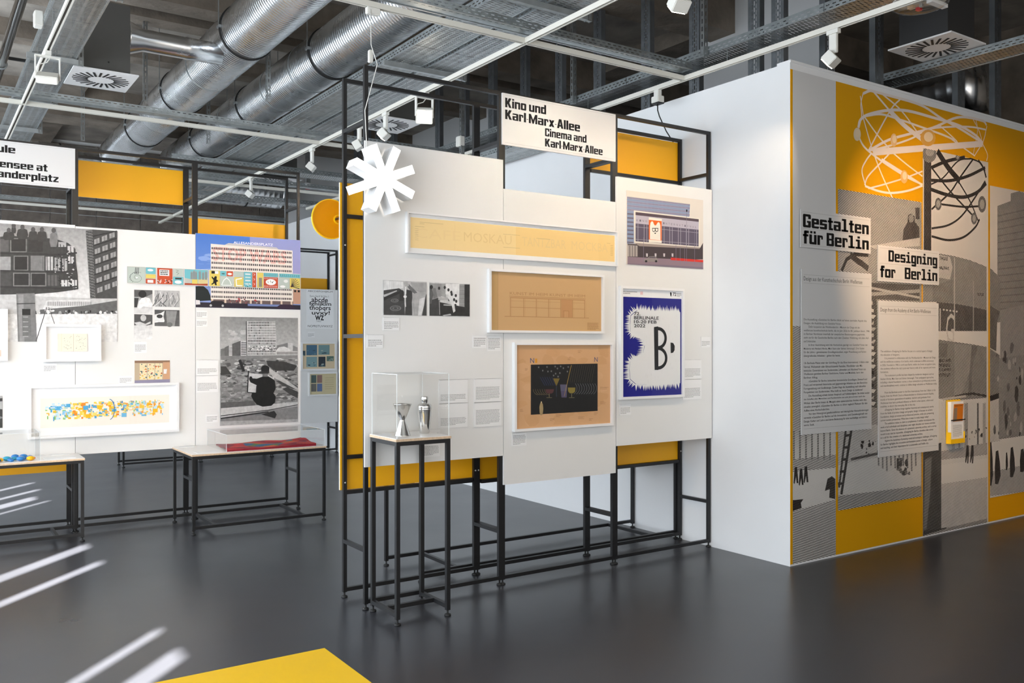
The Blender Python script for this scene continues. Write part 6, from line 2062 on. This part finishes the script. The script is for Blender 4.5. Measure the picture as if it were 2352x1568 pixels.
for i in range(nxn):
    for v_, d in ((0, 1), (1, -1)):
        u0, u1 = i / nxn, (i + 1) / nxn
        f2 = lambda u: (cx0 + u * (cx1 - cx0) + 0.06 * (v_ - 0.5), cy0 + v_ * (cy1 - cy0))
        a, b = f2(u0), f2(u1)
        q_ = [(*a, TB), (*b, TB), (*b, cl_h(u1, v_)), (*a, cl_h(u0, v_))]
        m.face(q_ if d > 0 else q_[::-1], None, lin('#8a1a2a'))
tag(m.build('patterned_cloth', 'print', None, True), 'red patterned cloth spread in the flat clear case', 'cloth')
for lab, x0, x1, y0, y1 in (('paper label on the red cloth table, nearest its front corner', 2.05, 2.24, 7.90, 8.05), ('thin paper label on the red cloth table, at its rear corner', 2.04, 2.16, 8.44, 8.53),
                            ('paper label on the bead table, lying clear of the case', 0.90, 1.13, 8.20, 8.33), ('thin paper label at the rear of the bead table', 0.98, 1.12, 8.47, 8.54)):
    tag(B('paper_label', x0, x1, y0, y1, TB, TB + 0.003, 'card'), lab, 'label')
# beads
rb = random.Random(4)
BC = {'yellow': '#f0b400', 'bright blue': '#1f77c0', 'dark teal': '#1c4a5c', 'turquoise': '#2f9fc0', 'orange red': '#d8501c'}
for n_, h_ in BC.items():
    M['bead_' + n_] = mat('bead_' + n_.replace(' ', '_'), lin(h_), 0.3)
SPH = {}
spots = []
for i in range(400):
    x_, y_ = rb.uniform(0.05, 0.80), rb.uniform(8.19, 8.42)
    r_ = rb.uniform(0.014, 0.028)
    if all((x_ - a) ** 2 + (y_ - b) ** 2 > (r_ + c) ** 2 for a, b, c, _ in spots):
        spots.append((x_, y_, r_, rb.choice(['yellow', 'yellow', 'bright blue', 'dark teal', 'turquoise', 'bright blue'])))
    if len(spots) >= 46: break
spots.append((0.825, 8.30, 0.014, 'orange red'))
for x_, y_, r_, n_ in spots:
    if n_ not in SPH:
        q_ = MB()
        q_.lathe([(0.0, 0.0)] + [(math.sin(math.pi * t / 10), 0.7 - 0.7 * math.cos(math.pi * t / 10)) for t in range(1, 10)] + [(0.0, 1.4)], 18)
        SPH[n_] = q_.mesh('bead', M['bead_' + n_], (0, 0, 0), True)
    o = link('bead', SPH[n_], None, (x_, y_, TB))
    o.scale = (r_ * 1.15, r_, r_)
    tag(o, ('%s glass bead among the beads on the low table' if n_ != 'orange red' else '%s glass bead at the end of the row on the low table') % n_, 'bead', '%s beads on the low table' % n_)

# yellow bench top at the lower edge
bt = thing('yellow_bench', 'bright yellow bench top at the lower edge of the view', 'bench', (0.6, 2.9, 0))
p = PX(746, 1487, 'z', 0.45)
B('bench_top', p.x - 1.6, p.x, p.y - 0.75, p.y, 0.425, 0.45, 'yellow_top', bt, 0.002)
for x_ in (p.x - 1.55, p.x - 0.08):
    for y_ in (p.y - 0.72, p.y - 0.06):
        q_ = B('leg', x_, x_ + T, y_, y_ + T, 0.036, 0.425, 'black', bt)
        foot(x_ + T / 2, y_ + T / 2, q_)
for y_ in (p.y - 0.72, p.y - 0.06):
    rail_x(p.x - 1.525, p.x - 0.08, y_ + T / 2, 0.06, bt, 'bottom_rail')

# translucent yellow disc behind the tall rack
p = PX(760, 503, 'y', 5.52)
yd = thing('yellow_disc', 'translucent yellow acrylic disc mounted at the rear of the tall rack', 'disc', (p.x, p.y, p.z - 0.15))
m = MB()
rd = 44 / CAM_F * ((p.x) * math.sin(CAM_A) + p.y * math.cos(CAM_A))
m.lathe([(rd, 0.0), (rd, 0.006)], 56, 'y', p)
m.build('disc', 'yellow_clear', yd)
m = MB(); m.lathe([(rd, -0.004), (rd + 0.006, -0.004), (rd + 0.006, 0.010), (rd, 0.010), (rd, -0.004)], 56, 'y', p, False); m.build('rim', 'yellow_top', yd)
m = MB(); m.lathe([(0.025, -0.012), (0.032, -0.012), (0.032, 0.0), (0.025, 0.0), (0.025, -0.012)], 24, 'y', (p.x + 0.05, p.y, p.z), False); m.build('grip_ring', 'yellow_top', yd)
B('mount_arm', 2.318, 2.33, 5.413, p.y, p.z - 0.006, p.z + 0.006, 'black', yd)

# lit star
p = PX(884, 410, 'y', 4.90)
st = thing('star_lamp', 'lit white star lamp of eight boxed arms at the rack corner', 'lamp', p)
R_, w_, dp = 0.212, 0.054, 0.115
for i in range(4):
    an = math.radians(22 + 45 * i)
    c_, s_ = math.cos(an), math.sin(an)
    d_ = Vector((c_, 0, s_)); n_ = Vector((-s_, 0, c_))
    yf_, yb_ = p.y - 0.0004 * i, p.y + dp
    mb = MB()
    q_ = [p + d_ * (a * R_) + n_ * (b * w_ / 2) for a, b in ((-1, -1), (1, -1), (1, 1), (-1, 1))]
    fr = [Vector((v.x, yf_, v.z)) for v in q_]; bk = [Vector((v.x, yb_, v.z)) for v in q_]
    for a in range(4):
        b = (a + 1) % 4
        mb.face([fr[a], bk[a], bk[b], fr[b]])
    arm = mb.build('arm_sides', 'frame_white', st)
    mb = MB(); mb.face(fr); mb.build('lit_face', 'glow', arm)
m = MB()
q0 = PX(851, 8, 'y', 5.14)
m.tube([(q0.x, 5.14, TZ - 0.02), (q0.x, 5.13, 3.55), (q0.x - 0.005, 5.03, 3.40), (p.x - 0.075, 5.025, 3.1), (p.x - 0.06, 5.018, 2.75)], 0.003, 6)
m.build('lamp_cable', 'cable', st, True)
B('cable_plug', q0.x - 0.014, q0.x + 0.014, 5.126, 5.154, 3.44, 3.52, 'white_plastic', st, 0.004)
B('track_feed', q0.x - 0.02, q0.x + 0.07, 5.14, 5.18, TZ - 0.045, TZ - 0.001, 'white_plastic', st, 0.004)
